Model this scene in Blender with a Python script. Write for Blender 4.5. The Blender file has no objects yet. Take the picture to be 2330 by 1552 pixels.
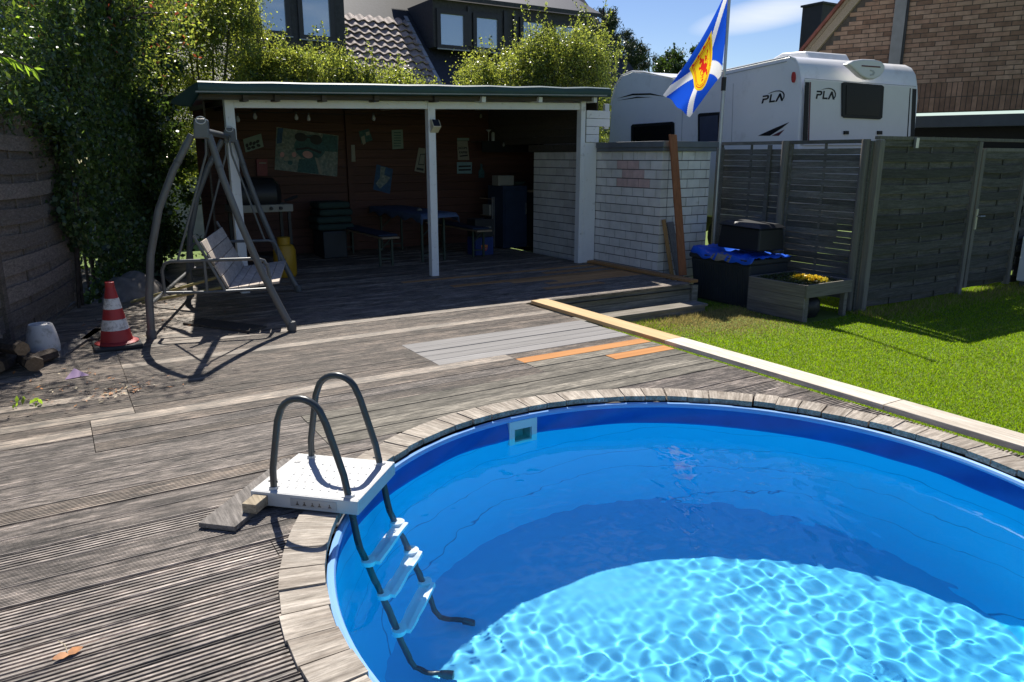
import bpy, math, random
import numpy as np
from mathutils import Vector, Matrix

# ------------------------------------------------------------------ camera, sky, sun, exposure
sc = bpy.context.scene
CAM_H, PITCH, YAW, FOCAL = 1.6, math.radians(14.0), math.radians(31.5), 1685.0
cam = bpy.data.cameras.new('camera'); cam_ob = bpy.data.objects.new('camera', cam)
sc.collection.objects.link(cam_ob); sc.camera = cam_ob
cam.sensor_width = 36.0; cam.lens = FOCAL / 2330 * 36.0
cam.clip_start = 0.05; cam.clip_end = 2000
cam_ob.location = (0, 0, CAM_H); cam_ob.rotation_euler = (math.radians(90) - PITCH, 0, -YAW)

SUN = Vector((0.439, 1.383, 1.861)).normalized()
world = bpy.data.worlds.new('World'); sc.world = world; world.use_nodes = True
wn = world.node_tree
sky = wn.nodes.new('ShaderNodeTexSky'); sky.sky_type = 'NISHITA'; sky.sun_disc = False
sky.sun_elevation = math.asin(SUN.z); sky.sun_rotation = math.atan2(SUN.x, SUN.y)
sky.altitude = 300; sky.air_density = 1.0; sky.dust_density = 0.2; sky.ozone_density = 2.2
tc = wn.nodes.new('ShaderNodeTexCoord'); mp = wn.nodes.new('ShaderNodeMapping')
mp.inputs['Scale'].default_value = (2.2, 2.2, 13.0); mp.inputs['Rotation'].default_value = (0.10, 0.05, 0.5)
mp.inputs['Location'].default_value = (0.35, 0.0, 0.2)
wn.links.new(tc.outputs['Generated'], mp.inputs['Vector'])
nz = wn.nodes.new('ShaderNodeTexNoise'); nz.inputs['Scale'].default_value = 1.0; nz.inputs['Detail'].default_value = 7
nz.inputs['Roughness'].default_value = 0.62; nz.inputs['Distortion'].default_value = 0.5
wn.links.new(mp.outputs[0], nz.inputs['Vector'])
cr = wn.nodes.new('ShaderNodeValToRGB'); cr.color_ramp.elements[0].position = 0.56; cr.color_ramp.elements[1].position = 0.80
cr.color_ramp.elements[1].color = (0.75, 0.75, 0.75, 1)
wn.links.new(nz.outputs['Fac'], cr.inputs[0])
hsv = wn.nodes.new('ShaderNodeHueSaturation'); hsv.inputs['Saturation'].default_value = 1.18; hsv.inputs['Hue'].default_value = 0.516; hsv.inputs['Value'].default_value = 1.0
wn.links.new(sky.outputs[0], hsv.inputs['Color'])
CL = Vector((0.745, 0.641, 0.163)).normalized(); E1 = Vector((0, 0, 1)).cross(CL).normalized(); E2 = CL.cross(E1); E1, E2 = E1-E2*0.16, E2+E1*0.16
def wmath(op, a, b=None):
    n = wn.nodes.new('ShaderNodeMath'); n.operation = op
    for k, q in enumerate((a, b)):
        if q is None: continue
        if isinstance(q, (int, float)): n.inputs[k].default_value = q
        else: wn.links.new(q, n.inputs[k])
    return n.outputs[0]
def wdot(v):
    n = wn.nodes.new('ShaderNodeVectorMath'); n.operation = 'DOT_PRODUCT'; n.inputs[1].default_value = v; wn.links.new(tc.outputs['Generated'], n.inputs[0]); return n.outputs['Value']
ea, eb_ = wmath('MULTIPLY', wdot(E1), 1/0.095), wmath('MULTIPLY', wdot(E2), 1/0.020)
rr2 = wmath('ADD', wmath('MULTIPLY', ea, ea), wmath('MULTIPLY', eb_, eb_)); fall = wmath('MAXIMUM', wmath('SUBTRACT', 1.0, rr2), 0.0)
front = wmath('GREATER_THAN', wdot(CL), 0.5)
wisp = wmath('MULTIPLY', wmath('MULTIPLY', fall, front), wmath('MULTIPLY', nz.outputs['Fac'], 1.5))
cov = wmath('MINIMUM', wmath('ADD', wisp, cr.outputs[0]), 0.8)
mixc = wn.nodes.new('ShaderNodeMix'); mixc.data_type = 'RGBA'
mixc.inputs['B'].default_value = (8.6, 9.0, 9.6, 1)
wn.links.new(cov, mixc.inputs['Factor']); wn.links.new(hsv.outputs[0], mixc.inputs['A'])
bg = wn.nodes['Background']; bg.inputs['Strength'].default_value = 0.074
wn.links.new(mixc.outputs['Result'], bg.inputs['Color'])

sun = bpy.data.lights.new('sun', 'SUN'); sun.energy = 5.0; sun.angle = math.radians(0.5); sun.color = (1.0, 0.95, 0.87)
sun.cycles.is_caustics_light = True
sun_ob = bpy.data.objects.new('sun', sun); sc.collection.objects.link(sun_ob)
sun_ob.rotation_euler = (-SUN).to_track_quat('-Z', 'Y').to_euler()
sc.view_settings.view_transform = 'Standard'; sc.view_settings.look = 'None'
sc.view_settings.gamma = 1; sc.view_settings.exposure = 0.62
sc.cycles.use_denoising = True
sc.cycles.max_bounces = 12; sc.cycles.diffuse_bounces = 8; sc.cycles.transmission_bounces = 12; sc.cycles.blur_glossy = 0.0; sc.cycles.transparent_max_bounces = 12

# ------------------------------------------------------------------ helpers
C0 = np.array([0, 0, CAM_H])
FW = np.array([math.sin(YAW)*math.cos(PITCH), math.cos(YAW)*math.cos(PITCH), -math.sin(PITCH)])
RT = np.array([math.cos(YAW), -math.sin(YAW), 0.0]); UP = np.cross(RT, FW)
def sight(x, y): return FW + RT*(x-1165)/FOCAL + UP*(776-y)/FOCAL
def on_y(x, y, Y): d = sight(x, y); return Vector(C0 + d*(Y/d[1]))            # survey: point on a wall Y = const
def on_x(x, y, X): d = sight(x, y); return Vector(C0 + d*(X/d[0]))
def on_z(x, y, z=0.0): d = sight(x, y); return Vector(C0 + d*((z-CAM_H)/d[2]))
def on_plane(x, y, p, n):
    d = sight(x, y); n = np.array(n); return Vector(C0 + d*(((np.array(p)-C0) @ n)/(d @ n)))

RNG = random.Random(11); NR = np.random.default_rng(11)
LINK = sc.collection.objects.link

def tag(o, label=None, cat=None, group=None, kind=None):
    if label: o['label'] = label
    if cat: o['category'] = cat
    if group: o['group'] = group
    if kind: o['kind'] = kind
    return o
WORLD_AT = {}
def thing(name, label, cat, loc=(0, 0, 0), group=None):
    o = bpy.data.objects.new(name, None); LINK(o); o.location = loc; o.empty_display_size = 0.1; WORLD_AT[o.name] = Vector(loc)
    return tag(o, label, cat, group)
def adopt(o, parent):
    if parent is not None:
        o.parent = parent
        o.matrix_parent_inverse = Matrix.Translation(-WORLD_AT.get(parent.name, Vector((0, 0, 0))))
    return o
def put(name, me, parent=None, loc=None):
    o = bpy.data.objects.new(name, me); LINK(o)
    adopt(o, parent)
    if loc is not None: o.location = loc; WORLD_AT[o.name] = Vector(loc)
    return o

class MB:
    def __init__(s): s.v = []; s.f = []; s.m = []
    def quad(s, pts, mi=0):
        b = len(s.v); s.v += [tuple(p) for p in pts]; s.f.append(tuple(range(b, b+len(pts)))); s.m.append(mi); return s
    def hexa(s, p, mi=0):
        b = len(s.v); s.v += [tuple(q) for q in p]
        for q in ((0,3,2,1),(4,5,6,7),(0,1,5,4),(1,2,6,5),(2,3,7,6),(3,0,4,7)):
            s.f.append(tuple(b+i for i in q)); s.m.append(mi)
        return s
    def box(s, x0, x1, y0, y1, z0, z1, mi=0):
        return s.hexa([(x0,y0,z0),(x1,y0,z0),(x1,y1,z0),(x0,y1,z0),(x0,y0,z1),(x1,y0,z1),(x1,y1,z1),(x0,y1,z1)], mi)
    def obox(s, c, ax, ay, az, hx, hy, hz, mi=0):
        c, ax, ay, az = Vector(c), Vector(ax).normalized(), Vector(ay).normalized(), Vector(az).normalized()
        return s.hexa([c+ax*(i*hx)+ay*(j*hy)+az*(k*hz) for k in (-1,1) for i,j in ((-1,-1),(1,-1),(1,1),(-1,1))], mi)
    def beam(s, a, b, w, h, up=(0,0,1), mi=0):
        a, b = Vector(a), Vector(b); d = (b-a).normalized(); side = d.cross(Vector(up))
        if side.length < 1e-4: side = d.cross(Vector((1,0,0)))
        side.normalize(); u = side.cross(d).normalized()
        return s.obox((a+b)/2, d, side, u, (b-a).length/2, w/2, h/2, mi)
    def tube(s, path, r, n=10, closed=False, mi=0, cap=True):
        P = [Vector(p) for p in path]; N = len(P)
        rs = r if isinstance(r, (list, tuple)) else [r]*N
        prev = None; b = len(s.v)
        for i in range(N):
            if closed: t = P[(i+1) % N]-P[i-1]
            else: t = P[min(i+1, N-1)]-P[max(i-1, 0)]
            t.normalize()
            if prev is None:
                a = Vector((0,0,1)) if abs(t.z) < 0.9 else Vector((1,0,0)); u = t.cross(a).normalized()
            else: u = (prev-t*prev.dot(t)).normalized()
            prev = u; w = t.cross(u)
            for k in range(n):
                an = 2*math.pi*k/n; s.v.append(tuple(P[i]+(u*math.cos(an)+w*math.sin(an))*rs[i]))
        for i in range(N if closed else N-1):
            j = (i+1) % N
            for k in range(n):
                l = (k+1) % n; s.f.append((b+i*n+k, b+i*n+l, b+j*n+l, b+j*n+k)); s.m.append(mi)
        if cap and not closed:
            s.f.append(tuple(b+k for k in range(n))[::-1]); s.m.append(mi)
            s.f.append(tuple(b+(N-1)*n+k for k in range(n))); s.m.append(mi)
        return s
    def lathe(s, prof, c, n=24, mi=0, ax=(0,0,1)):
        c = Vector(c); ax = Vector(ax).normalized(); u = ax.orthogonal().normalized(); w = ax.cross(u); b = len(s.v); m = len(prof)
        for r, z in prof:
            for k in range(n):
                a = 2*math.pi*k/n; s.v.append(tuple(c+ax*z+(u*math.cos(a)+w*math.sin(a))*r))
        for i in range(m-1):
            for k in range(n):
                l = (k+1) % n; s.f.append((b+i*n+k, b+i*n+l, b+(i+1)*n+l, b+(i+1)*n+k)); s.m.append(mi)
        if prof[0][0] > 1e-4: s.f.append(tuple(b+k for k in range(n))[::-1]); s.m.append(mi)
        if prof[-1][0] > 1e-4: s.f.append(tuple(b+(m-1)*n+k for k in range(n))); s.m.append(mi)
        return s
    def prism(s, poly, o, ux, uy, un, depth, mi=0):
        """polygon in the plane (o; ux, uy) pushed along un by depth"""
        o, ux, uy, un = Vector(o), Vector(ux), Vector(uy), Vector(un); n = len(poly); b = len(s.v)
        for d in (0, depth):
            for x, y in poly: s.v.append(tuple(o+ux*x+uy*y+un*d))
        s.f.append(tuple(b+i for i in range(n))[::-1]); s.f.append(tuple(b+n+i for i in range(n))); s.m += [mi, mi]
        for i in range(n):
            j = (i+1) % n; s.f.append((b+i, b+j, b+n+j, b+n+i)); s.m.append(mi)
        return s
    def build(s, name, mat, parent=None, smooth=False, bevel=0.0, seg=2):
        me = bpy.data.meshes.new(name); me.from_pydata(s.v, [], s.f)
        for m in (mat if isinstance(mat, (list, tuple)) else [mat]): me.materials.append(m)
        if len(me.materials) > 1: me.polygons.foreach_set('material_index', s.m)
        me.update()
        if smooth:
            me.polygons.foreach_set('use_smooth', [True]*len(me.polygons))
            me.set_sharp_from_angle(angle=math.radians(40))
        o = put(name, me, parent)
        if bevel > 0:
            bv = o.modifiers.new('bevel', 'BEVEL'); bv.width = bevel; bv.segments = seg; bv.limit_method = 'ANGLE'
            bv.angle_limit = math.radians(35); bv.harden_normals = False
        return o

# ------------------------------------------------------------------ materials
def new_mat(name):
    m = bpy.data.materials.new(name); m.use_nodes = True
    return m, m.node_tree, m.node_tree.nodes['Principled BSDF']
def plain(name, c, rough=0.6, metal=0.0, var=0.12, scale=6.0, bump=0.0, bscale=60.0, spec=0.4, dirt=None, dirt_amt=0.3, dirt_scale=9.0):
    """one colour with cloudy variation, optional shaped dirt patches and fine relief"""
    m, nt, b = new_mat(name)
    geo = nt.nodes.new('ShaderNodeNewGeometry')
    n = nt.nodes.new('ShaderNodeTexNoise'); n.inputs['Scale'].default_value = scale; n.inputs['Detail'].default_value = 6
    nt.links.new(geo.outputs['Position'], n.inputs['Vector'])
    r = nt.nodes.new('ShaderNodeValToRGB'); r.color_ramp.elements[0].position = 0.3; r.color_ramp.elements[1].position = 0.7
    r.color_ramp.elements[0].color = (*[max(0, x*(1-var)) for x in c], 1); r.color_ramp.elements[1].color = (*[min(1, x*(1+var)) for x in c], 1)
    nt.links.new(n.outputs['Fac'], r.inputs[0]); out = r.outputs[0]
    if dirt:
        n2 = nt.nodes.new('ShaderNodeTexNoise'); n2.inputs['Scale'].default_value = dirt_scale; n2.inputs['Detail'].default_value = 8; n2.inputs['Roughness'].default_value = 0.7
        nt.links.new(geo.outputs['Position'], n2.inputs['Vector'])
        r2 = nt.nodes.new('ShaderNodeValToRGB'); r2.color_ramp.elements[0].position = 0.72-dirt_amt; r2.color_ramp.elements[1].position = 0.86-dirt_amt*0.6
        nt.links.new(n2.outputs['Fac'], r2.inputs[0])
        mx = nt.nodes.new('ShaderNodeMix'); mx.data_type = 'RGBA'; mx.inputs['B'].default_value = (*dirt, 1)
        nt.links.new(r2.outputs[0], mx.inputs['Factor']); nt.links.new(out, mx.inputs['A']); out = mx.outputs['Result']
    nt.links.new(out, b.inputs['Base Color'])
    b.inputs['Roughness'].default_value = rough; b.inputs['Metallic'].default_value = metal; b.inputs['Specular IOR Level'].default_value = spec
    if bump > 0:
        n3 = nt.nodes.new('ShaderNodeTexNoise'); n3.inputs['Scale'].default_value = bscale; n3.inputs['Detail'].default_value = 5
        nt.links.new(geo.outputs['Position'], n3.inputs['Vector'])
        bp = nt.nodes.new('ShaderNodeBump'); bp.inputs['Strength'].default_value = bump; bp.inputs['Distance'].default_value = 0.01
        nt.links.new(n3.outputs['Fac'], bp.inputs['Height']); nt.links.new(bp.outputs[0], b.inputs['Normal'])
    return m
def wood(name, light, dark, axis='x', rough=0.8, fine=1.0, blotch=None, blotch_amt=0.35, bump=0.35, pervar=0.35, fleck=0.0, spec=0.25, fineflip=False, local=False):
    """grain stretched along axis, per-board tint, blotches of algae or dirt"""
    m, nt, b = new_mat(name)
    L = nt.links
    geo = nt.nodes.new('ShaderNodeNewGeometry'); oi = nt.nodes.new('ShaderNodeObjectInfo')
    off = nt.nodes.new('ShaderNodeVectorMath'); off.operation = 'ADD'
    sc_ = nt.nodes.new('ShaderNodeMath'); sc_.operation = 'MULTIPLY'; sc_.inputs[1].default_value = 37.0
    tcn = nt.nodes.new('ShaderNodeTexCoord'); src = tcn.outputs['Object'] if local else geo.outputs['Position']
    L.new(oi.outputs['Random'], sc_.inputs[0]); L.new(src, off.inputs[0]); L.new(sc_.outputs[0], off.inputs[1])
    mp = nt.nodes.new('ShaderNodeMapping'); s = [60*fine, 60*fine, 60*fine]; s['xyz'.index(axis)] = 2.2*fine
    mp.inputs['Scale'].default_value = s; L.new(off.outputs[0], mp.inputs['Vector'])
    n = nt.nodes.new('ShaderNodeTexNoise'); n.inputs['Scale'].default_value = 1; n.inputs['Detail'].default_value = 7; n.inputs['Roughness'].default_value = 0.65; n.inputs['Distortion'].default_value = 0.6
    L.new(mp.outputs[0], n.inputs['Vector'])
    r = nt.nodes.new('ShaderNodeValToRGB'); r.color_ramp.elements[0].position = 0.33; r.color_ramp.elements[1].position = 0.66
    r.color_ramp.elements[0].color = (*dark, 1); r.color_ramp.elements[1].color = (*light, 1); L.new(n.outputs['Fac'], r.inputs[0])
    hs = nt.nodes.new('ShaderNodeHueSaturation'); vr = nt.nodes.new('ShaderNodeMapRange')
    vr.inputs['To Min'].default_value = 1-pervar; vr.inputs['To Max'].default_value = 1+pervar; L.new(oi.outputs['Random'], vr.inputs['Value'])
    L.new(vr.outputs[0], hs.inputs['Value']); L.new(r.outputs[0], hs.inputs['Color']); out = hs.outputs[0]
    if blotch:
        mp2 = nt.nodes.new('ShaderNodeMapping'); s2 = [9.0, 9.0, 9.0]; s2['xyz'.index(axis)] = 2.6
        mp2.inputs['Scale'].default_value = s2; L.new(off.outputs[0] if fineflip else geo.outputs['Position'], mp2.inputs['Vector'])
        n2 = nt.nodes.new('ShaderNodeTexNoise'); n2.inputs['Scale'].default_value = 1; n2.inputs['Detail'].default_value = 9; n2.inputs['Roughness'].default_value = 0.72
        L.new(mp2.outputs[0], n2.inputs['Vector'])
        r2 = nt.nodes.new('ShaderNodeValToRGB'); r2.color_ramp.elements[0].position = 0.40; r2.color_ramp.elements[1].position = 0.68
        r2.color_ramp.elements[1].color = (blotch_amt*2, blotch_amt*2, blotch_amt*2, 1); L.new(n2.outputs['Fac'], r2.inputs[0])
        mx = nt.nodes.new('ShaderNodeMix'); mx.data_type = 'RGBA'; mx.clamp_factor = True; mx.inputs['B'].default_value = (*blotch, 1)
        L.new(r2.outputs[0], mx.inputs['Factor']); L.new(out, mx.inputs['A']); out = mx.outputs['Result']
    if fleck > 0:
        mp3 = nt.nodes.new('ShaderNodeMapping'); s3 = [70.0, 70.0, 70.0]; s3['xyz'.index(axis)] = 11.0; mp3.inputs['Scale'].default_value = s3; L.new(off.outputs[0], mp3.inputs['Vector'])
        n4 = nt.nodes.new('ShaderNodeTexNoise'); n4.inputs['Scale'].default_value = 1; n4.inputs['Detail'].default_value = 7; n4.inputs['Roughness'].default_value = 0.78; L.new(mp3.outputs[0], n4.inputs['Vector'])
        mr = nt.nodes.new('ShaderNodeMapRange'); mr.inputs['From Min'].default_value = 0.34; mr.inputs['From Max'].default_value = 0.66; mr.inputs['To Min'].default_value = 1-fleck; mr.inputs['To Max'].default_value = 1+fleck; L.new(n4.outputs['Fac'], mr.inputs['Value'])
        h4 = nt.nodes.new('ShaderNodeHueSaturation'); L.new(out, h4.inputs['Color']); L.new(mr.outputs[0], h4.inputs['Value']); out = h4.outputs[0]
    L.new(out, b.inputs['Base Color']); b.inputs['Roughness'].default_value = rough; b.inputs['Specular IOR Level'].default_value = spec
    bp = nt.nodes.new('ShaderNodeBump'); bp.inputs['Strength'].default_value = bump; bp.inputs['Distance'].default_value = 0.004
    L.new(n.outputs['Fac'], bp.inputs['Height']); L.new(bp.outputs[0], b.inputs['Normal'])
    return m
def leafmat(name, c, trans=0.45, rough=0.45, tc=None):
    m, nt, b = new_mat(name); L = nt.links
    geo = nt.nodes.new('ShaderNodeNewGeometry'); n = nt.nodes.new('ShaderNodeTexNoise'); n.inputs['Scale'].default_value = 1.7; n.inputs['Detail'].default_value = 3
    L.new(geo.outputs['Position'], n.inputs['Vector'])
    hs = nt.nodes.new('ShaderNodeHueSaturation'); hs.inputs['Color'].default_value = (*c, 1)
    vr = nt.nodes.new('ShaderNodeMapRange'); vr.inputs['To Min'].default_value = 0.55; vr.inputs['To Max'].default_value = 1.5
    L.new(geo.outputs['Random Per Island'], vr.inputs['Value']); L.new(vr.outputs[0], hs.inputs['Value'])
    hr = nt.nodes.new('ShaderNodeMapRange'); hr.inputs['To Min'].default_value = 0.485; hr.inputs['To Max'].default_value = 0.515; hr.inputs['From Min'].default_value = 0.3; hr.inputs['From Max'].default_value = 0.7
    L.new(n.outputs['Fac'], hr.inputs['Value']); L.new(hr.outputs[0], hs.inputs['Hue'])
    L.new(hs.outputs[0], b.inputs['Base Color']); b.inputs['Roughness'].default_value = rough; b.inputs['Specular IOR Level'].default_value = 0.5
    t = nt.nodes.new('ShaderNodeBsdfTranslucent')
    if tc is None: tc = (c[0]*1.9, c[1]*1.7, c[2]*0.6)
    h2 = nt.nodes.new('ShaderNodeHueSaturation'); h2.inputs['Color'].default_value = (*tc, 1); L.new(vr.outputs[0], h2.inputs['Value']); L.new(h2.outputs[0], t.inputs['Color'])
    mx = nt.nodes.new('ShaderNodeMixShader'); mx.inputs[0].default_value = trans
    L.new(b.outputs[0], mx.inputs[1]); L.new(t.outputs[0], mx.inputs[2]); L.new(mx.outputs[0], nt.nodes['Material Output'].inputs[0])
    return m

M = {}
M['plank'] = wood('weathered_deck', (0.41, 0.33, 0.255), (0.072, 0.056, 0.042), 'x', rough=0.62, spec=0.4, blotch=(0.045, 0.039, 0.03), blotch_amt=0.48, pervar=0.2, bump=0.8, fleck=0.8)
M['plank_near'] = wood('weathered_groove_deck', (0.48, 0.41, 0.345), (0.088, 0.072, 0.058), 'x', rough=0.62, spec=0.4, blotch=(0.04, 0.035, 0.03), blotch_amt=0.46, pervar=0.18, bump=0.7, fleck=0.9)
M['plank_moss'] = wood('mossy_deck', (0.30, 0.27, 0.22), (0.07, 0.065, 0.05), 'x', blotch=(0.035, 0.034, 0.026), blotch_amt=0.42, pervar=0.25, fleck=0.6)
M['plank_grey'] = wood('silver_grey_deck', (0.29, 0.28, 0.27), (0.18, 0.172, 0.165), 'x', blotch=(0.22, 0.21, 0.20), blotch_amt=0.2, pervar=0.12, fine=0.7, bump=0.15)
M['plank_orange'] = wood('fresh_larch', (0.56, 0.26, 0.085), (0.42, 0.175, 0.05), 'x', pervar=0.12, fine=0.6, bump=0.1)
M['plank_tan'] = wood('tan_larch', (0.56, 0.30, 0.12), (0.36, 0.18, 0.07), 'x', pervar=0.2, fine=0.7, bump=0.15)
M['yellow_pine'] = wood('fresh_pine', (0.60, 0.43, 0.23), (0.45, 0.30, 0.145), 'y', pervar=0.05, fine=0.5, bump=0.1)
M['pale_pine'] = wood('bleached_pine', (0.70, 0.64, 0.54), (0.44, 0.38, 0.30), 'y', pervar=0.12, fine=0.7, bump=0.15, fleck=0.15, blotch=(0.33, 0.28, 0.22), blotch_amt=0.16)
M['coping'] = wood('coping_wood', (0.52, 0.465, 0.39), (0.225, 0.195, 0.155), 'x', blotch=(0.13, 0.10, 0.075), blotch_amt=0.34, pervar=0.22, fine=0.9, fineflip=True, local=True, fleck=0.35, bump=0.5)
M['dark_wood'] = wood('dark_timber', (0.10, 0.085, 0.07), (0.045, 0.04, 0.033), 'x', pervar=0.2)
M['step_wood'] = wood('old_step_wood', (0.36, 0.32, 0.27), (0.16, 0.14, 0.11), 'x', pervar=0.2, blotch=(0.07, 0.075, 0.045), blotch_amt=0.3)
M['soil'] = plain('dark_soil', (0.045, 0.035, 0.028), 0.95, var=0.4, scale=14, bump=0.6, bscale=40)

# ------------------------------------------------------------------ lawn and ground
GZ = -0.30
def lawn_mat():
    m, nt, b = new_mat('lawn_ground'); L = nt.links
    geo = nt.nodes.new('ShaderNodeNewGeometry'); n = nt.nodes.new('ShaderNodeTexNoise'); n.inputs['Scale'].default_value = 2.3; n.inputs['Detail'].default_value = 8
    L.new(geo.outputs['Position'], n.inputs['Vector']); r = nt.nodes.new('ShaderNodeValToRGB')
    r.color_ramp.elements[0].color = (0.085, 0.14, 0.006, 1); r.color_ramp.elements[1].color = (0.11, 0.17, 0.008, 1)
    L.new(n.outputs['Fac'], r.inputs[0]); L.new(r.outputs[0], b.inputs['Base Color']); b.inputs['Roughness'].default_value = 0.9
    return m
g = MB()
gx = [-60, 4.60, 60]; 
def ground_patch(x0, x1, y0, y1): g.quad([(x0, y0, GZ), (x1, y0, GZ), (x1, y1, GZ), (x0, y1, GZ)])
for x0, x1, y0, y1 in ((4.5, 90, -60, 6.99), (-90, 0.3, -60, -0.3), (0.3, 4.5, -60, -0.3), (-90, 0.3, -0.3, 6.99), (-90, 90, 6.99, 140)): ground_patch(x0, x1, y0, y1)
tag(g.build('lawn', lawn_mat()), kind='structure')

def blades():
    n = 680000
    X = NR.uniform(4.66, 12.5, n); Y = NR.uniform(0.2, 6.95, n)
    d = np.hypot(X, Y); keep = NR.uniform(0, 1, n) < np.clip(6.0/d, 0.35, 1)**1.5
    # clear where the planter, box and step stand
    keep &= ~((X > 7.33) & (X < 8.2) & (Y > 5.42) & (Y < 6.3)) & ~((Y > 6.48) & (X < 6.86)) & ~((X > 7.38) & (Y > 6.33))
    X, Y = X[keep], Y[keep]; n = len(X)
    # long unmown grass along the fence foot and the step
    edge = np.maximum(np.exp(-((Y-5.3)/0.3)**2)*(X > 8.3), 0.8*np.exp(-((Y-6.35)/0.25)**2)*(X < 7.4))
    h = NR.uniform(0.009, 0.024, n)*(1+2.2*edge*NR.uniform(0.2, 1.4, n)); w = NR.uniform(0.0022, 0.0042, n)*(1+0.12*np.hypot(X, Y))*0.65
    a = NR.uniform(0, 2*np.pi, n); lean = NR.uniform(0.1, 1.0, n)*h
    la = NR.uniform(0, 2*np.pi, n)
    V = np.zeros((n, 3, 3)); dx, dy = np.cos(a)*w, np.sin(a)*w
    V[:, 0] = np.c_[X-dx, Y-dy, np.full(n, GZ)]; V[:, 1] = np.c_[X+dx, Y+dy, np.full(n, GZ)]
    V[:, 2] = np.c_[X+np.cos(la)*lean, Y+np.sin(la)*lean, GZ+h]
    me = bpy.data.meshes.new('grass'); me.vertices.add(3*n); me.vertices.foreach_set('co', V.ravel())
    me.loops.add(3*n); me.loops.foreach_set('vertex_index', np.arange(3*n)); me.polygons.add(n); me.polygons.foreach_set('loop_start', np.arange(0, 3*n, 3)); me.polygons.foreach_set('loop_total', np.full(n, 3))
    dry = np.exp(-(((X-6.6)/0.9)**2+((Y-5.95)/0.55)**2))*1.1 + 0.05 + 0.5*edge
    mi = (NR.uniform(0, 1, n) < dry).astype(np.int32); mi[(NR.uniform(0, 1, n) < 0.3) & (mi == 0)] = 2
    me.materials.append(leafmat('grass_green', (0.15, 0.25, 0.004), 0.45, 0.6, (0.40, 0.60, 0.004)))
    me.materials.append(leafmat('grass_dry', (0.34, 0.27, 0.09), 0.3, 0.6, (0.5, 0.42, 0.15)))
    me.materials.append(leafmat('grass_deep', (0.11, 0.195, 0.004), 0.45, 0.6, (0.30, 0.48, 0.004)))
    me.polygons.foreach_set('material_index', mi); me.update(); me.validate()
    return tag(put('grass', me), 'short bright green lawn grass beside the deck edge', 'grass', kind='stuff')
blades()

# ------------------------------------------------------------------ pool
PC = (2.413, 2.102); R = 1.745; WZ = -0.17; PD = 1.12
deck = MB()
def ring_to_box(mb, r, x0, x1, y0, y1, z, n=72):
    A, B = [], []
    for i in range(n):
        a = 2*math.pi*i/n; c, s = math.cos(a), math.sin(a)
        A.append((PC[0]+r*c, PC[1]+r*s, z))
        t = min((x1-PC[0])/c if c > 1e-9 else 1e9, (x0-PC[0])/c if c < -1e-9 else 1e9, (y1-PC[1])/s if s > 1e-9 else 1e9, (y0-PC[1])/s if s < -1e-9 else 1e9)
        B.append((PC[0]+t*c, PC[1]+t*s, z))
    for i in range(n):
        j = (i+1) % n; mb.quad([A[i], B[i], B[j], A[j]])
ring_to_box(deck, 1.80, -3.0, 4.42, -0.3, 6.9, -0.075)
deck.quad([(-3, 6.9, -0.075), (7.0, 6.9, -0.075), (7.0, 13.2, -0.075), (-3, 13.2, -0.075)])
deck.quad([(7.3, 10.85, -0.075), (8.4, 10.85, -0.075), (8.4, 13.2, -0.075), (7.3, 13.2, -0.075)])
deck.box(4.36, 4.42, -0.3, 6.9, -0.3, -0.076)
DECK = tag(deck.build('deck', M['dark_wood']), kind='structure')

def plank_mesh(name, mats, grooves, w=0.142, t=0.027, depth=0.005):
    """unit-long board, its length is the object's x scale"""
    prof = [(-w/2, -t), (-w/2, -0.002), (-w/2+0.002, 0.0)]
    if grooves:
        p = (w-0.008)/grooves; 
        for i in range(grooves):
            x = -w/2+0.004+i*p
            prof += [(x+p*0.46, 0.0), (x+p*0.54, -depth), (x+p*0.93, -depth), (x+p*0.999, 0.0)]
    prof += [(w/2-0.002, 0.0), (w/2, -0.002), (w/2, -t)]
    mb = MB(); k = len(prof)
    for x in (0, 1):
        for y, z in prof: mb.v.append((x, y, z))
    for i in range(k):
        j = (i+1) % k; mb.f.append((i, j, k+j, k+i)); mb.m.append(0)
    mb.f.append(tuple(range(k))[::-1]); mb.f.append(tuple(range(k, 2*k))); mb.m += [0, 0]
    me = bpy.data.meshes.new(name); me.from_pydata(mb.v, [], mb.f); me.materials.append(mats); me.update(); return me
PM = {'coarse': plank_mesh('plank', M['plank_near'], 6, depth=0.0085), 'fine': plank_mesh('plank', M['plank_near'], 12, depth=0.008), 'flat': plank_mesh('plank', M['plank'], 0), 'mid': plank_mesh('plank', M['plank'], 8, depth=0.006),
      'moss': plank_mesh('plank', M['plank_moss'], 0), 'grey': plank_mesh('plank', M['plank_grey'], 0), 'orange': plank_mesh('plank', M['plank_orange'], 0), 'tan': plank_mesh('plank', M['plank_tan'], 0)}
def plank(kind, x0, x1, yc, z=0.0):
    o = put('plank', PM[kind], DECK, (x0+0.002, yc, z+RNG.uniform(-0.0025, 0.002))); o.scale = (x1-x0-0.004, 1, 1)
    o.rotation_euler = (RNG.uniform(-0.012, 0.012), 0, RNG.uniform(-0.0009, 0.0009)); return o
def fence_x(y): return -0.38+(y-7.7)*math.tan(math.radians(16))
def row_kind(i, seg):
    y = i*0.15+0.075
    if y < 3.05: return 'coarse'
    if y < 3.75: return RNG.choice(['coarse', 'fine'])
    if y < 4.75: return 'fine' if RNG.random() < 0.8 else 'mid'
    if y < 7.0: return RNG.choice(['mid', 'mid', 'flat', 'mid'])
    return RNG.choice(['flat', 'flat', 'mid']) 
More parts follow.
